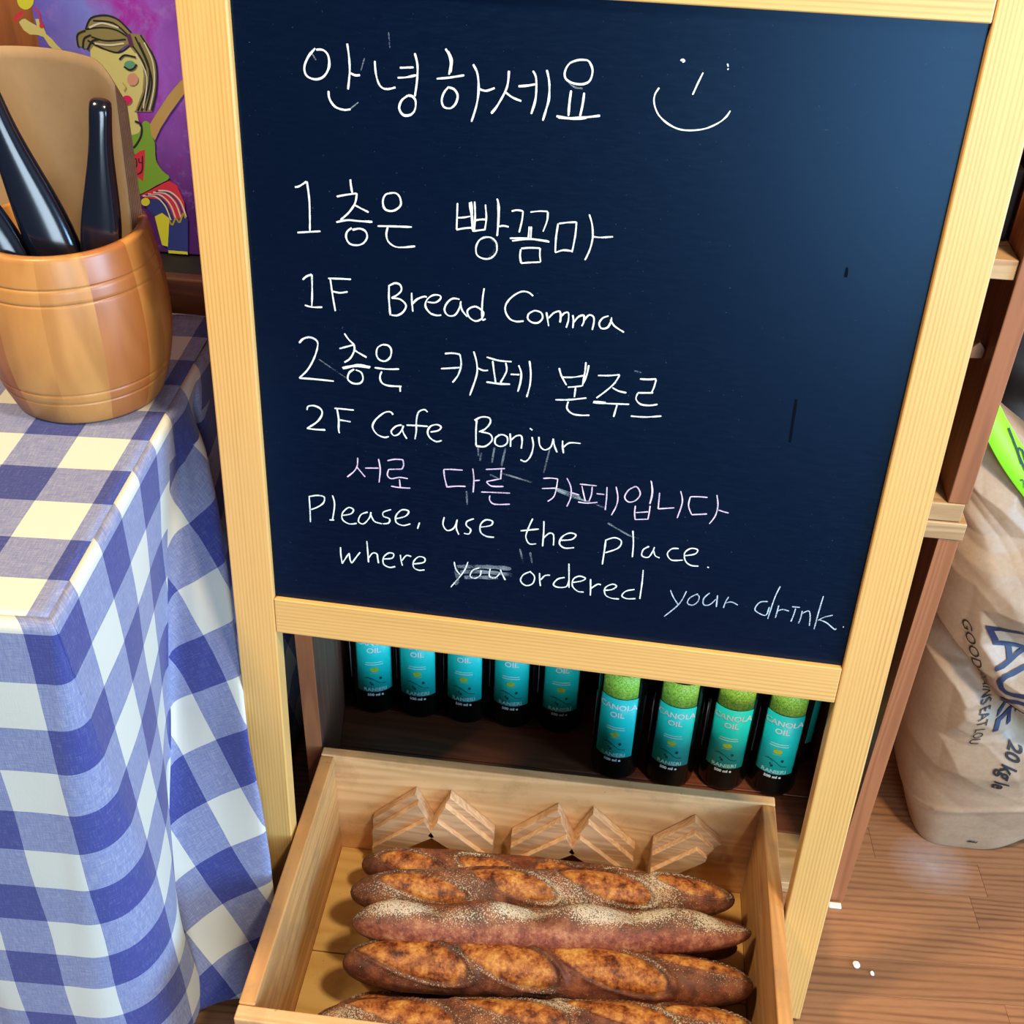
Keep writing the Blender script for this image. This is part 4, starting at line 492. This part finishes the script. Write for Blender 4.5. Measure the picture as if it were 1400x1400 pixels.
# ------------------------------------------------------------------ table under the cloth
TA = Vector((-.998, -.064)); TBv = Vector((-.064, .998)); TC = Vector((-.086, -.234)); TZ = .66
def tl(a, b): p = TC + TA * a + TBv * b; return p
TL_, TD = .80, .52
tb = empty('side_table', 'plain wooden table hidden under the blue gingham cloth', 'table', (*tl(TL_ / 2, TD / 2), 0), (0, 0, math.atan2(.064, .998)))
box('tabletop', (-TL_ / 2 + .012, -TD / 2 + .012, TZ - .03), (TL_ / 2 - .012, TD / 2 - .012, TZ - .004), M['shelf_pale'], tb)
for sx in (-1, 1):
    for sy in (-1, 1): box('leg', (sx * (TL_ / 2 - .07) - .02, sy * (TD / 2 - .06) - .02, 0), (sx * (TL_ / 2 - .07) + .02, sy * (TD / 2 - .06) + .02, TZ - .031), M['shelf_pale'], tb)
# cloth skirt: plan paths per height
KEY = [  # z, V, P
 (.660, (-.1045, .055), (-.1075, .10)), (.60, (-.110, .050), (-.093, .105)), (.55, (-.115, .040), (-.075, .075)), (.47, (-.120, .020), (-.056, .030)),
 (.33, (-.126, -.010), (-.033, -.032)), (.20, (-.122, -.078), (-.010, -.076)), (.10, (-.114, -.128), (-.003, -.103)), (.015, (-.110, -.172), (-.002, -.126))]
def key(z):
    for (z1, v1, p1), (z0, v0, p0) in zip(KEY, KEY[1:]):
        if z >= z0:
            t = (z1 - z) / (z1 - z0); return Vector(v1).lerp(Vector(v0), t), Vector(p1).lerp(Vector(p0), t)
    return Vector(KEY[-1][1]), Vector(KEY[-1][2])
R0 = .008
def path(z):
    d = TZ - z; t = d / TZ; V, P = key(z)
    out = R0 * (1 - math.sqrt(max(0, 1 - min(1, (R0 - min(d, R0)) / R0) ** 2))) if d < R0 else 0   # inset while rounding over the edge
    fz = lambda a: .012 * t * math.sin(a * 24 + .8) + .006 * t * math.sin(a * 55)
    c = .004 + .055 * t
    fr = lambda a: tl(a, out - fz(a) * min(1, a / .3) ** 2 - .006 * t)
    pts = [fr(.80), fr(.62), fr(.46), fr(.34), fr(.25), fr(.18), fr(.12 + c * .6), fr(.07 + c * .7), tl(c * 1.6 + .008 + out, out - .006 * t), tl(c + out, out - .006 * t), tl(c * .29 + out, c * .29 + out), tl(out - .004 * t, c + out), tl(out - .005 * t, c * 1.6 + .008 + out)]
    nf = len(pts) - 1
    s1 = (Vector(pts[-1]) * .5 + (V - Vector((out, 0))) * .5) + Vector((.004 * t, 0))
    Vw = V - Vector((out, 0)); Pw = P - Vector((out, 0))
    Q = Vector((max(-.118, P.x - .048), P.y + .045)); B1 = Vector((-.112 + .022 * t, .16)); B2 = Vector((-.116 + .034 * t, .24 + .03 * t))
    if z > .62: k = (z - .62) / .04; Q = Q.lerp(Vector((-.1105 - out, .15)), k); B1 = B1.lerp(tl(out, .405), k); B2 = B2.lerp(tl(out, .47), k); B1.y = .40 * k + .16 * (1 - k) if False else B1.y
    pts += [s1, Vw, Vw.lerp(Pw, .5) + Vector((-.004, .010)) * t, Pw, Q, B1, B2, tl(.02 + out - .035 * t, TD - out + .035 * t), tl(.25, TD - out), tl(.8, TD - out)]
    return pts
NSUB = 8; zs = [TZ, TZ - .0012, TZ - .003, TZ - .0055, TZ - .008] + [TZ - .008 - (TZ - .008 - .014) * ((k + 1) / 70) for k in range(70)]
rows = []
for z in zs:
    rows.append([Vector((p.x, p.y)) for p in [Vector((q.x, q.y)) for q in cr([(q[0], q[1], 0) for q in path(z)], NSUB)]])
icorner, ivalley, ipeak = 10 * NSUB, 14 * NSUB, 16 * NSUB
verts, uvs = [], []; PH = math.radians(33)
for z, row in zip(zs, rows):
    s = 0; cum = [0]
    for a, b in zip(row, row[1:]): s += (b - a).length; cum.append(s)
    for i, p in enumerate(row):
        h = TZ - z; d = cum[i] - cum[icorner]; wr = .0016 * noise.noise(Vector((p.x * 14, p.y * 14, z * 9))) * min(1, h * 8)
        verts.append((p.x + wr, p.y + wr, z))
        uA = (-d + .002 * noise.noise(Vector((p.x * 9, 0, z * 9))) if i <= icorner else (-.03 - (d - .06) if d > .06 else -.5 * d) , .010 - h)
        dv = cum[i] - cum[ivalley]
        uB = (.012 - dv * math.cos(PH) + (h - .05) * math.sin(PH), .010 - h * math.cos(PH) - dv * math.sin(PH))
        uvs.append((uA, uB))
nrow = len(rows[0]); faces = []
for j in range(len(zs) - 1):
    for i in range(nrow - 1):
        a = j * nrow + i; faces.append((a, a + nrow, a + nrow + 1, a + 1))
# top sheet, meets the skirt's first row
NB = 52; top0 = len(verts)
for j in range(NB + 1):
    for i in range(81):
        a, b = R0 + (TL_ - R0) * i / 80, R0 + (TD - 2 * R0) * j / NB; p = tl(a, b)
        verts.append((p.x, p.y, TZ + (.0006 * noise.noise(Vector((p.x * 12, p.y * 12, 1))) if 0 < j < NB and i > 0 else 0))); uvs.append(((a, b), (a, b)))
for j in range(NB):
    for i in range(80): a = top0 + j * 81 + i; faces.append((a, a + 81, a + 82, a + 1))
me = bpy.data.meshes.new('tablecloth'); me.from_pydata(verts, [], faces); me.update(); ul = me.uv_layers.new(name='UVMap')
for p in me.polygons:
    B_ = p.vertices[0] < top0 and (min(q % nrow for q in p.vertices) >= ivalley) and (min(q // nrow for q in p.vertices) > 7)
    for li in p.loop_indices: ul.data[li].uv = uvs[me.loops[li].vertex_index][1 if B_ else 0]
# close small hem on skirt
cl = link('tablecloth', me, M['gingham'], smooth=True); md = cl.modifiers.new('thickness', 'SOLIDIFY'); md.thickness = .0012; md.offset = 0
tag(cl, 'blue and white gingham cloth covering the table and hanging in folds to the floor', 'tablecloth')
# ------------------------------------------------------------------ barrel
BC = Vector((-.201, .106)); BZ = TZ + .0015
BSC = 1.075
bar = empty('wooden_barrel', 'small round wooden barrel of glued light and dark staves standing on the gingham cloth', 'utensil holder', (BC.x, BC.y, BZ))
def rad(z):
    t = (z - .085) / .085; return .0815 - .0165 * t * t if z < .085 else .0815 - .0085 * ((z - .085) / .085) ** 2
zsb = [0, .001] + [.003 + .003 * i for i in range(55)] + [.1675, .169]
gro = (.026, .037, .128, .142)
NSV = 12; segs = 8
v, f = [], []
prof = []
for z in zsb:
    r = rad(z) - (.0015 if z < .001 else 0) - (.001 if z > .168 else 0)
    for g_ in gro: r -= .0011 * math.exp(-((z - g_) / .0011) ** 2)
    prof.append((r, z))
zz = sorted(set([p[1] for p in prof] + [g_ + d for g_ in gro for d in (-.0018, -.0009, 0, .0009, .0018)]))
prof = []
for z in zz:
    r = rad(z) - (.0015 if z < .001 else 0) - (.001 if z > .168 else 0)
    for g_ in gro: r -= .0012 * math.exp(-((z - g_) / .0009) ** 2)
    prof.append((r, z))
prof += [(rad(.169) - .004, .170), (rad(.169) - .008, .169), (rad(.1) - .012, .1), (rad(.02) - .011, .02), (.01, .012)]
n = len(prof)
for r, z in prof:
    for k in range(segs + 1): a = 2 * math.pi / NSV * (k / segs) ; v.append((r * math.cos(a), r * math.sin(a), z))
for i in range(n - 1):
    for k in range(segs): a = i * (segs + 1) + k; f.append((a, a + 1, a + segs + 2, a + segs + 1))
stave = bpy.data.meshes.new('stave'); stave.from_pydata(v, [], f); stave.update(); stave.materials.append(M['stave_mid'])
for p in stave.polygons: p.use_smooth = True
mats = ['stave_mid', 'stave_red', 'stave_pale', 'stave_mid', 'stave_pale', 'stave_red', 'stave_pale', 'stave_red', 'stave_pale', 'stave_pale', 'stave_red', 'stave_pale']
for k in range(NSV):
    o = bpy.data.objects.new('stave', stave); COL.objects.link(o); o.parent = bar; o.rotation_euler.z = 2 * math.pi * k / NSV + .16
    o.material_slots[0].link = 'OBJECT'; o.material_slots[0].material = M[mats[k]]
bv, bf = lathe([(.0, .004), (.056, .004), (.056, .014), (0.0, .014)], 32); fromdata('bottom_disc', bv, bf, M['stave_mid'], bar)
bar.scale = (BSC, BSC, 1.0)
# ------------------------------------------------------------------ kraft paper bundle
kb = empty('kraft_paper_bundle', 'bundle of brown kraft paper sheets standing curled in the wooden barrel behind the tongs', 'paper', (BC.x, BC.y, BZ + .02))
for q in range(7):
    v, f = [], []; NW, NH = 40, 26; off = q * .0017
    for i in range(NW + 1):
        w = i / NW
        ang = math.radians(214 - 194 * w); rb = .063 - .006 * w
        B = Vector((BC.x + rb * math.cos(ang), BC.y + .008 + rb * math.sin(ang) * .75, 0))
        T = Vector((-.385 + .246 * w, .190 - .055 * w ** 3 - .02 * (1 - w) ** 2, 0))
        T2 = Vector((-.385 + .246 * min(1, w + .02), .190 - .055 * min(1, w + .02) ** 3 - .02 * (1 - min(1, w + .02)) ** 2, 0))
        nb = Vector((math.cos(ang), math.sin(ang), 0)); nt = Vector((.35 * w, 1, 0)).normalized()
        topz = .946 + .022 * math.sin(math.pi * min(1, w * .62)) - .016 * max(0, (w - .90) / .10) ** 2.0 - .0032 * q
        for j in range(NH + 1):
            h = j / NH; e_ = h; p = B.lerp(T, e_) + nb.lerp(nt, e_).normalized() * off; z = BZ + .03 + (topz - BZ - .03) * h
            v.append((p.x - BC.x, p.y - BC.y, z - BZ - .02))
    for i in range(NW):
        for j in range(NH): a = i * (NH + 1) + j; f.append((a, a + NH + 1, a + NH + 2, a + 1))
    o = fromdata('paper_sheet', v, f, M['kraft'] if q == 0 else M['kraft_edge'], kb, smooth=True)
    md = o.modifiers.new('t', 'SOLIDIFY'); md.thickness = .0013
# ------------------------------------------------------------------ black tongs
def tong(lab, top, bot, wtop=.0095, wbot=.0155, facing=(.3, -.9, .3)):
    """handle pair: top and bottom are world points; a bent strap with rounded section and an oval thumb recess"""
    top, bot = Vector(top), Vector(bot); e = empty('serving_tongs', lab, 'tongs', bot, group='black plastic tongs in the barrel')
    ax = (top - bot); L = ax.length; ax.normalize(); fc = Vector(facing); fc = (fc - ax * fc.dot(ax)).normalized(); sd = ax.cross(fc)
    path = []
    for k in range(41): t = k / 40; path.append((L * t * .955, .0055 + .010 * (1 - t) ** .8, t))
    for k in range(1, 12): a = math.pi * k / 12; path.append((L * .955 + .0085 * math.sin(a), .0055 * math.cos(a), 1))
    for k in range(41): t = 1 - k / 40; path.append((L * t * .955, -.0055 - .010 * (1 - t) ** .8, t))
    v, f = [], []; NK = 24; n_ = len(path)
    for i in range(n_):
        a0, a1 = path[max(i - 1, 0)], path[min(i + 1, n_ - 1)]; tg = Vector((a1[0] - a0[0], a1[1] - a0[1])).normalized(); out = Vector((-tg.y, tg.x)) * -1
        s_, o_, t = path[i]; u_ = max(0, min(1, (.95 - t) / .42)); w = wtop + (wbot - wtop) * u_ * u_ * (3 - 2 * u_); th = .0042 + .0016 * (1 - t)
        for k in range(NK):
            a = 2 * math.pi * k / NK; ca, sa = math.cos(a), math.sin(a)
            px = w * math.copysign(abs(ca) ** .6, ca); py = th * math.copysign(abs(sa) ** .9, sa) * (1.25 - .25 * abs(ca))
            if i < 41 and sa > .15:
                q = 1 - ((t - .52) / .20) ** 2 - (px / (w * .60)) ** 2 if t > .52 else 1 - (px / (w * .60)) ** 2
                if q > 0: py -= .0022 * min(1, q * 6)
            v.append(ax * (s_ + out.x * py) + fc * (o_ + out.y * py) + sd * px)
    for i in range(n_ - 1):
        for k in range(NK): a = i * NK + k; b = i * NK + (k + 1) % NK; f.append((a, b, b + NK, a + NK))
    f.append(tuple(range(NK))[::-1]); f.append(tuple((n_ - 1) * NK + k for k in range(NK)))
    fromdata('handle_strap', v, f, M['black_plastic'], e, smooth=True)
    return e
tong('upright black plastic tongs, rightmost in the barrel', (-.139, .103, .946), (-.176, .090, .70), .0088, .0165)
tong('black plastic tongs leaning left, in the middle of the three in the barrel', (-.240, .098, .955), (-.160, .078, .69), .0115, .0205)
tong('black plastic tongs leaning far left, lowest in the barrel', (-.276, .070, .925), (-.186, .052, .70), .0115, .0200)
# ------------------------------------------------------------------ cabinet and painting behind the table
cb = empty('dark_cabinet', 'dark stained low cabinet behind the table carrying the painting', 'cabinet', (-.45, .45, 0))
box('body', (-.5, -.10, 0), (.372, .15, .655), M['cabinet'], cb); box('front_rail', (-.5, -.118, .59), (.372, -.1005, .676), M['cabinet'], cb, .002); box('dark_gap_slab', (-.5, -.1, .6555), (.372, .15, .674), plain('black_top', (.006, .005, .006), .6), cb, .001)  # black slab on top paints the dark gap between table and painting
pa = empty('painted_canvas', 'purple canvas painting of a girl in a green top, behind the barrel', 'painting', (-.339, .40, .675))
PX0, PX1, PZ0, PZ1 = -.339, -.080, .676, 1.03
box('canvas', (0, 0, PZ0 - .675), (PX1 - PX0, .018, PZ1 - .675), M['paint_bg'], pa, .0015, label='purple painted background')
# the texture of the canvas works in its own space, its centre sits at the middle
lay = 0
groups = {'girl_figure': [], }
for i, (c, kind, w, pts) in enumerate(ART):
    yo = -.0004 - i * .00004; q = [(a / 1e4 + .339, b / 1e4 - .675) for a, b in pts]
    mname = 'art_' + ('red_' if c == 'red' else c); bm = bmesh.new()
    if kind == 'poly':
        Pq = [p for p in cr([(a, 0, b) for a, b in q + [q[0]]], 3)][:-1] if len(q) > 13 and c not in ('hair', 'skin') else [Vector((a, 0, b)) for a, b in q]
        vv = [bm.verts.new((p.x, yo, p.z)) for p in Pq]
        for tr in tessellate_polygon([[Vector((p.x, p.z, 0)) for p in Pq]]):
            try: bm.faces.new([vv[t] for t in tr])
            except ValueError: pass
    else:
        P = cr([(a, 0, b) for a, b in q], 5); Lq = []
        for k, p in enumerate(P):
            d = P[min(k + 1, len(P) - 1)] - P[max(k - 1, 0)]; d = Vector((-d.z, 0, d.x)).normalized() * w / 10 * .00068
            Lq.append((bm.verts.new((p.x + d.x, yo, p.z + d.z)), bm.verts.new((p.x - d.x, yo, p.z - d.z))))
        for a, b in zip(Lq, Lq[1:]): bm.faces.new((a[0], a[1], b[1], b[0]))
    me = bpy.data.meshes.new('painted_shape'); 
    bm.normal_update()
    for fc in bm.faces:
        if fc.normal.y > 0: fc.normal_flip()
    bm.to_mesh(me); bm.free(); groups['girl_figure'].append((me, M[mname]))
allm = []; bmF = bmesh.new()
for me, m in groups['girl_figure']:
    if m not in allm: allm.append(m)
    n0 = len(bmF.faces); bmF.from_mesh(me); bmF.faces.ensure_lookup_table()
    for k in range(n0, len(bmF.faces)): bmF.faces[k].material_index = allm.index(m)
    bpy.data.meshes.remove(me)
me = bpy.data.meshes.new('girl_figure'); bmF.to_mesh(me); bmF.free()
for m in allm: me.materials.append(m)
o = bpy.data.objects.new('girl_figure', me); COL.objects.link(o); o.parent = pa; o['label'] = 'painted girl with bob hair, heart pendant and striped skirt'
# ------------------------------------------------------------------ flour sacks
def tri(x): return abs((x % 1) - .5) * 2
def sackfn(a0, b0, H, seed, topcut=None, taper=.5, shift=-.04, crump=1.0, lean=0.0):
    rs = random.Random(seed); W6 = [(rs.uniform(-1, 1) * 5, rs.uniform(3, 8) * rs.choice((-1, 1)), rs.random(), rs.uniform(.012, .020)) for _ in range(5)]
    def fn(th, t):
        z = H * t
        k = min(1, t / .20) ** .7; sx = taper + (1 - taper) * k; sy = .86 + .14 * k
        ct, st = math.cos(th), math.sin(th); n_ = 4.5 - 1.5 * k
        d = (abs(ct) ** n_ + abs(st) ** n_) ** (-1 / n_)
        flat = 1 - max(0, (t - .74) / .26) ** 1.3 * .88
        x = a0 * sx * d * ct; y = b0 * sy * d * st * flat
        p = Vector((shift * (1 - k) + x + lean * t, y, z)); nrm = Vector((ct, st, 0))
        wv = noise.noise(Vector((p.x * 4, p.y * 4, z * 5 + seed))); amp = crump * (.12 + .88 * min(1, max(0, (t - .22) / .22)))
        off = 0
        for a, b, c, A in W6: off += A * (tri(a * (p.x + p.y * .6) + b * z + c + wv * .55) - .5)
        off += .004 * tri(13 * z + 6 * p.x + wv * 2) + .0015 * noise.noise(Vector((p.x * 40, p.y * 40, z * 40)))
        zf = .50 * H - (p.x + .05) * .45
        off = off * amp - crump * .020 * math.exp(-((z - zf + .016) / .020) ** 2) + crump * .014 * math.exp(-((z - zf - .03) / .028) ** 2)
        off += .003 * math.exp(-((z - .12 - p.x * .5) / .006) ** 2) * crump
        if lean and ct < 0: off = min(off, .002 + .02 * max(0, 1 + ct * 1.6))
        if topcut: p.z *= topcut(p.x)
        return p + nrm * off
    return fn
def sackmesh(name, fn, mat, parent, NTH=400, NZ=340, th0=-math.pi, th1=math.pi):
    v, f = [], []
    for j in range(NZ + 1):
        for i in range(NTH): v.append(fn(th0 + (th1 - th0) * i / NTH, j / NZ))
    for j in range(NZ):
        for i in range(NTH): a = j * NTH + i; b = j * NTH + (i + 1) % NTH; f.append((a, b, b + NTH, a + NTH))
    f.append(tuple(range(NTH))[::-1]); f.append(tuple(NZ * NTH + k for k in range(NTH)))
    return fromdata(name, v, f, mat, parent, smooth=True)
sc = empty('flour_sack', 'crumpled kraft paper flour sack with navy lettering standing on the floor right of the shelf', 'sack', (.868, .315, .0))
cut = lambda x: 1.04 - max(0, (x - .75)) * 1.15
SX, SY = 0, 0
f1 = sackfn(.125, .118, .60, 2, lambda x: 1.06 - max(0, (x + .16)) * 1.3, .46, -.040, 1.0, -.066)
sackmesh('paper_body', f1, M['sack'], sc)
# stitched top edge
bm = bmesh.new(); 
for k in range(18):
    p = f1(math.pi - .01 - k * .17, .985); addbox(bm, (p.x - .004, p.y - .005, p.z - .004), (p.x + .004, p.y + .001, p.z - .002), 0)
bmobj('stitching', bm, M['thread'], sc)
def onsack(name, body, size, t0, th_mid, mat, bold=0, cuts=2, spread=1.0, rot=0, arcx=0, kz=.60):
    """text reading downwards: text x runs down the sack, text y (letter height) runs towards the left side... letter tops to the right"""
    bm = textmesh(body, size, cuts, 'LEFT', bold); R_ = .125
    for v in bm.verts:
        tx, ty = v.co.x * spread, v.co.y
        down = tx * math.cos(rot) - ty * math.sin(rot); right = tx * math.sin(rot) + ty * math.cos(rot) + arcx * tx * tx
        th = th_mid + right / R_; t = t0 - down / kz
        p = f1(th, t); p2 = f1(th + .01, t); p3 = f1(th, t + .01); nn = (p2 - p).cross(p3 - p).normalized()
        v.co = p + nn * .0013
    me = bpy.data.meshes.new(name); bm.to_mesh(me); bm.free(); return link(name, me, mat, sc)
onsack('brand_lettering', 'LAUCKE', .064, .665, -2.10, M['print_navy'], .0008, spread=.74, rot=.50, cuts=4, arcx=-1.7)
onsack('slogan_lettering', 'GOOD GRAINS EAT LOU', .0175, .635, -2.30, M['print_black'], 0, rot=.55, arcx=-1.8, spread=1.0, cuts=3)
onsack('weight_lettering', '20 kg le', .026, .40, -1.66, M['print_black'], .0006, rot=-.15)
onsack('small_stamp', 'paper', .008, .042, -1.50, M['print_black'], .0006, rot=-math.pi / 2)
# lime green printed label near the top of the sack
lg = empty('green_label_sheet', 'lime green printed paper on the slanting top of the kraft flour sack', 'label', (0, 0, 0))
# second sack behind, the shadow on its body put in as near-black colour
s2 = empty('plastic_bag', 'plastic bag behind the kraft sack, body blackened as shade, with a crinkled grey wrapped top', 'bag', (.93, .525, 0))
f2 = sackfn(.15, .060, .66, 5, None, .8, 0, .5); sackmesh('shaded_body', f2, M['shaded_bag'], s2, 90, 80)
f3 = sackfn(.14, .05, .16, 11, None, .9, 0, 2.4)
def f3s(th, t): p = f3(th, t); return Vector((p.x, p.y, p.z + .64))
sackmesh('grey_wrapped_top', f3s, M['grey_wrap'], s2, 70, 50)
def uvx(w): pass
# green sheet as thin bent slab following world points
G = [(.705, .262, .660), (.735, .262, .618), (.775, .258, .573), (.840, .250, .513)]
W_ = [(.000, -.014, -.045), (.002, -.016, -.045), (.006, -.018, -.045), (.010, -.020, -.046)]
P0 = cr(G, 6); P1 = cr([tuple(g + w for g, w in zip(a, b)) for a, b in zip(G, W_)], 6)
v = []; f = []
for a, b in zip(P0, P1): v += [a, b]
for i in range(len(P0) - 1): f.append((2 * i, 2 * i + 1, 2 * i + 3, 2 * i + 2))
lg.location = (.75, .262, .6)
v = [Vector(a) - Vector(lg.location) for a in v]
o = fromdata('sheet', v, f, M['lime'], lg, smooth=True); md = o.modifiers.new('t', 'SOLIDIFY'); md.thickness = .0012
def onsheet(u, w):   # u 0..1 along, w 0..1 across
    k = u * (len(P0) - 1); i = min(int(k), len(P0) - 2); fr_ = k - i
    a_, b_ = P0[i].lerp(P0[i + 1], fr_), P1[i].lerp(P1[i + 1], fr_); return a_.lerp(b_, w)
def sheetline(name, pts, wd):
    P = cr([(a, b, 0) for a, b in pts], 4); v, f = [], []
    nrm = (P0[1] - P0[0]).cross(P1[0] - P0[0]).normalized(); nrm = nrm if nrm.y < 0 else -nrm
    Q = [onsheet(p.x, p.y) + nrm * .0016 for p in P]
    for i, q in enumerate(Q):
        d = (Q[min(i + 1, len(Q) - 1)] - Q[max(i - 1, 0)]).cross(nrm).normalized() * wd / 2; v += [q + d - Vector(lg.location), q - d - Vector(lg.location)]
    for i in range(len(Q) - 1): f.append((2 * i, 2 * i + 1, 2 * i + 3, 2 * i + 2))
    return fromdata(name, v, f, M['print_black'], o)
sheetline('arrow_outline', [(.30, .12), (.42, .25), (.66, .62)], .0022); sheetline('arrow_outline', [(.66, .62), (.50, .12)], .0022); sheetline('arrow_outline', [(.50, .12), (.44, .22), (.50, .42)], .0022)
for k in range(5): sheetline('small_print', [(.50 + k * .09, .80), (.53 + k * .09, .70), (.55 + k * .09, .84)], .0012)
# flour crumbs and floor dust
for i, (x, y, s_, lab) in enumerate(((.668, .015, .0042, 'larger white flour crumb on the wooden floor'), (.686, .006, .0026, 'tiny white crumb on the floor right of the larger one'))):
    bm = bmesh.new(); bmesh.ops.create_icosphere(bm, subdivisions=2, radius=s_)
    for v in bm.verts: v.co = Vector((v.co.x, v.co.y * 1.2, v.co.z * .35 + s_ * .3)) * (1 + .25 * noise.noise(v.co * 600))
    o = bmobj('crumb', bm, M['flour'], loc=(x, y, .0004)); tag(o, lab, 'crumb')
t_ = NT('flour_dust'); tc = t_.n('ShaderNodeTexCoord'); nn = t_.noise(tc.outputs['Object'], 40, 5, .65); ln = t_.n('ShaderNodeVectorMath', operation='LENGTH', inp={0: tc.outputs['Object']})
fade = t_.math('MULTIPLY_ADD', ln.outputs['Value'], -17, 1, clamp=True)
t_.set(Base_Color=(.8, .8, .85), Roughness=.9, Alpha=t_.math('MULTIPLY', t_.math('MULTIPLY', fade, nn.outputs[0]), .4, clamp=True))
bm = bmesh.new(); bm.faces.new([bm.verts.new((.055 * math.cos(k * math.pi / 12), .05 * math.sin(k * math.pi / 12), 0)) for k in range(24)])
o = bmobj('flour_dust', bm, t_.m, loc=(.785, .180, .0006)); tag(o, 'faint dusting of spilled flour on the floor at the foot of the sack', 'flour'); o['kind'] = 'stuff'
bm = bmesh.new(); addbox(bm, (-.008, -.004, 0), (.008, .004, .0035), .0012); o = bmobj('wood_chip', bm, M['thread'], loc=(.651, .096, .0003)); tag(o, 'pale splinter of wood at the foot of the shelf side', 'splinter')
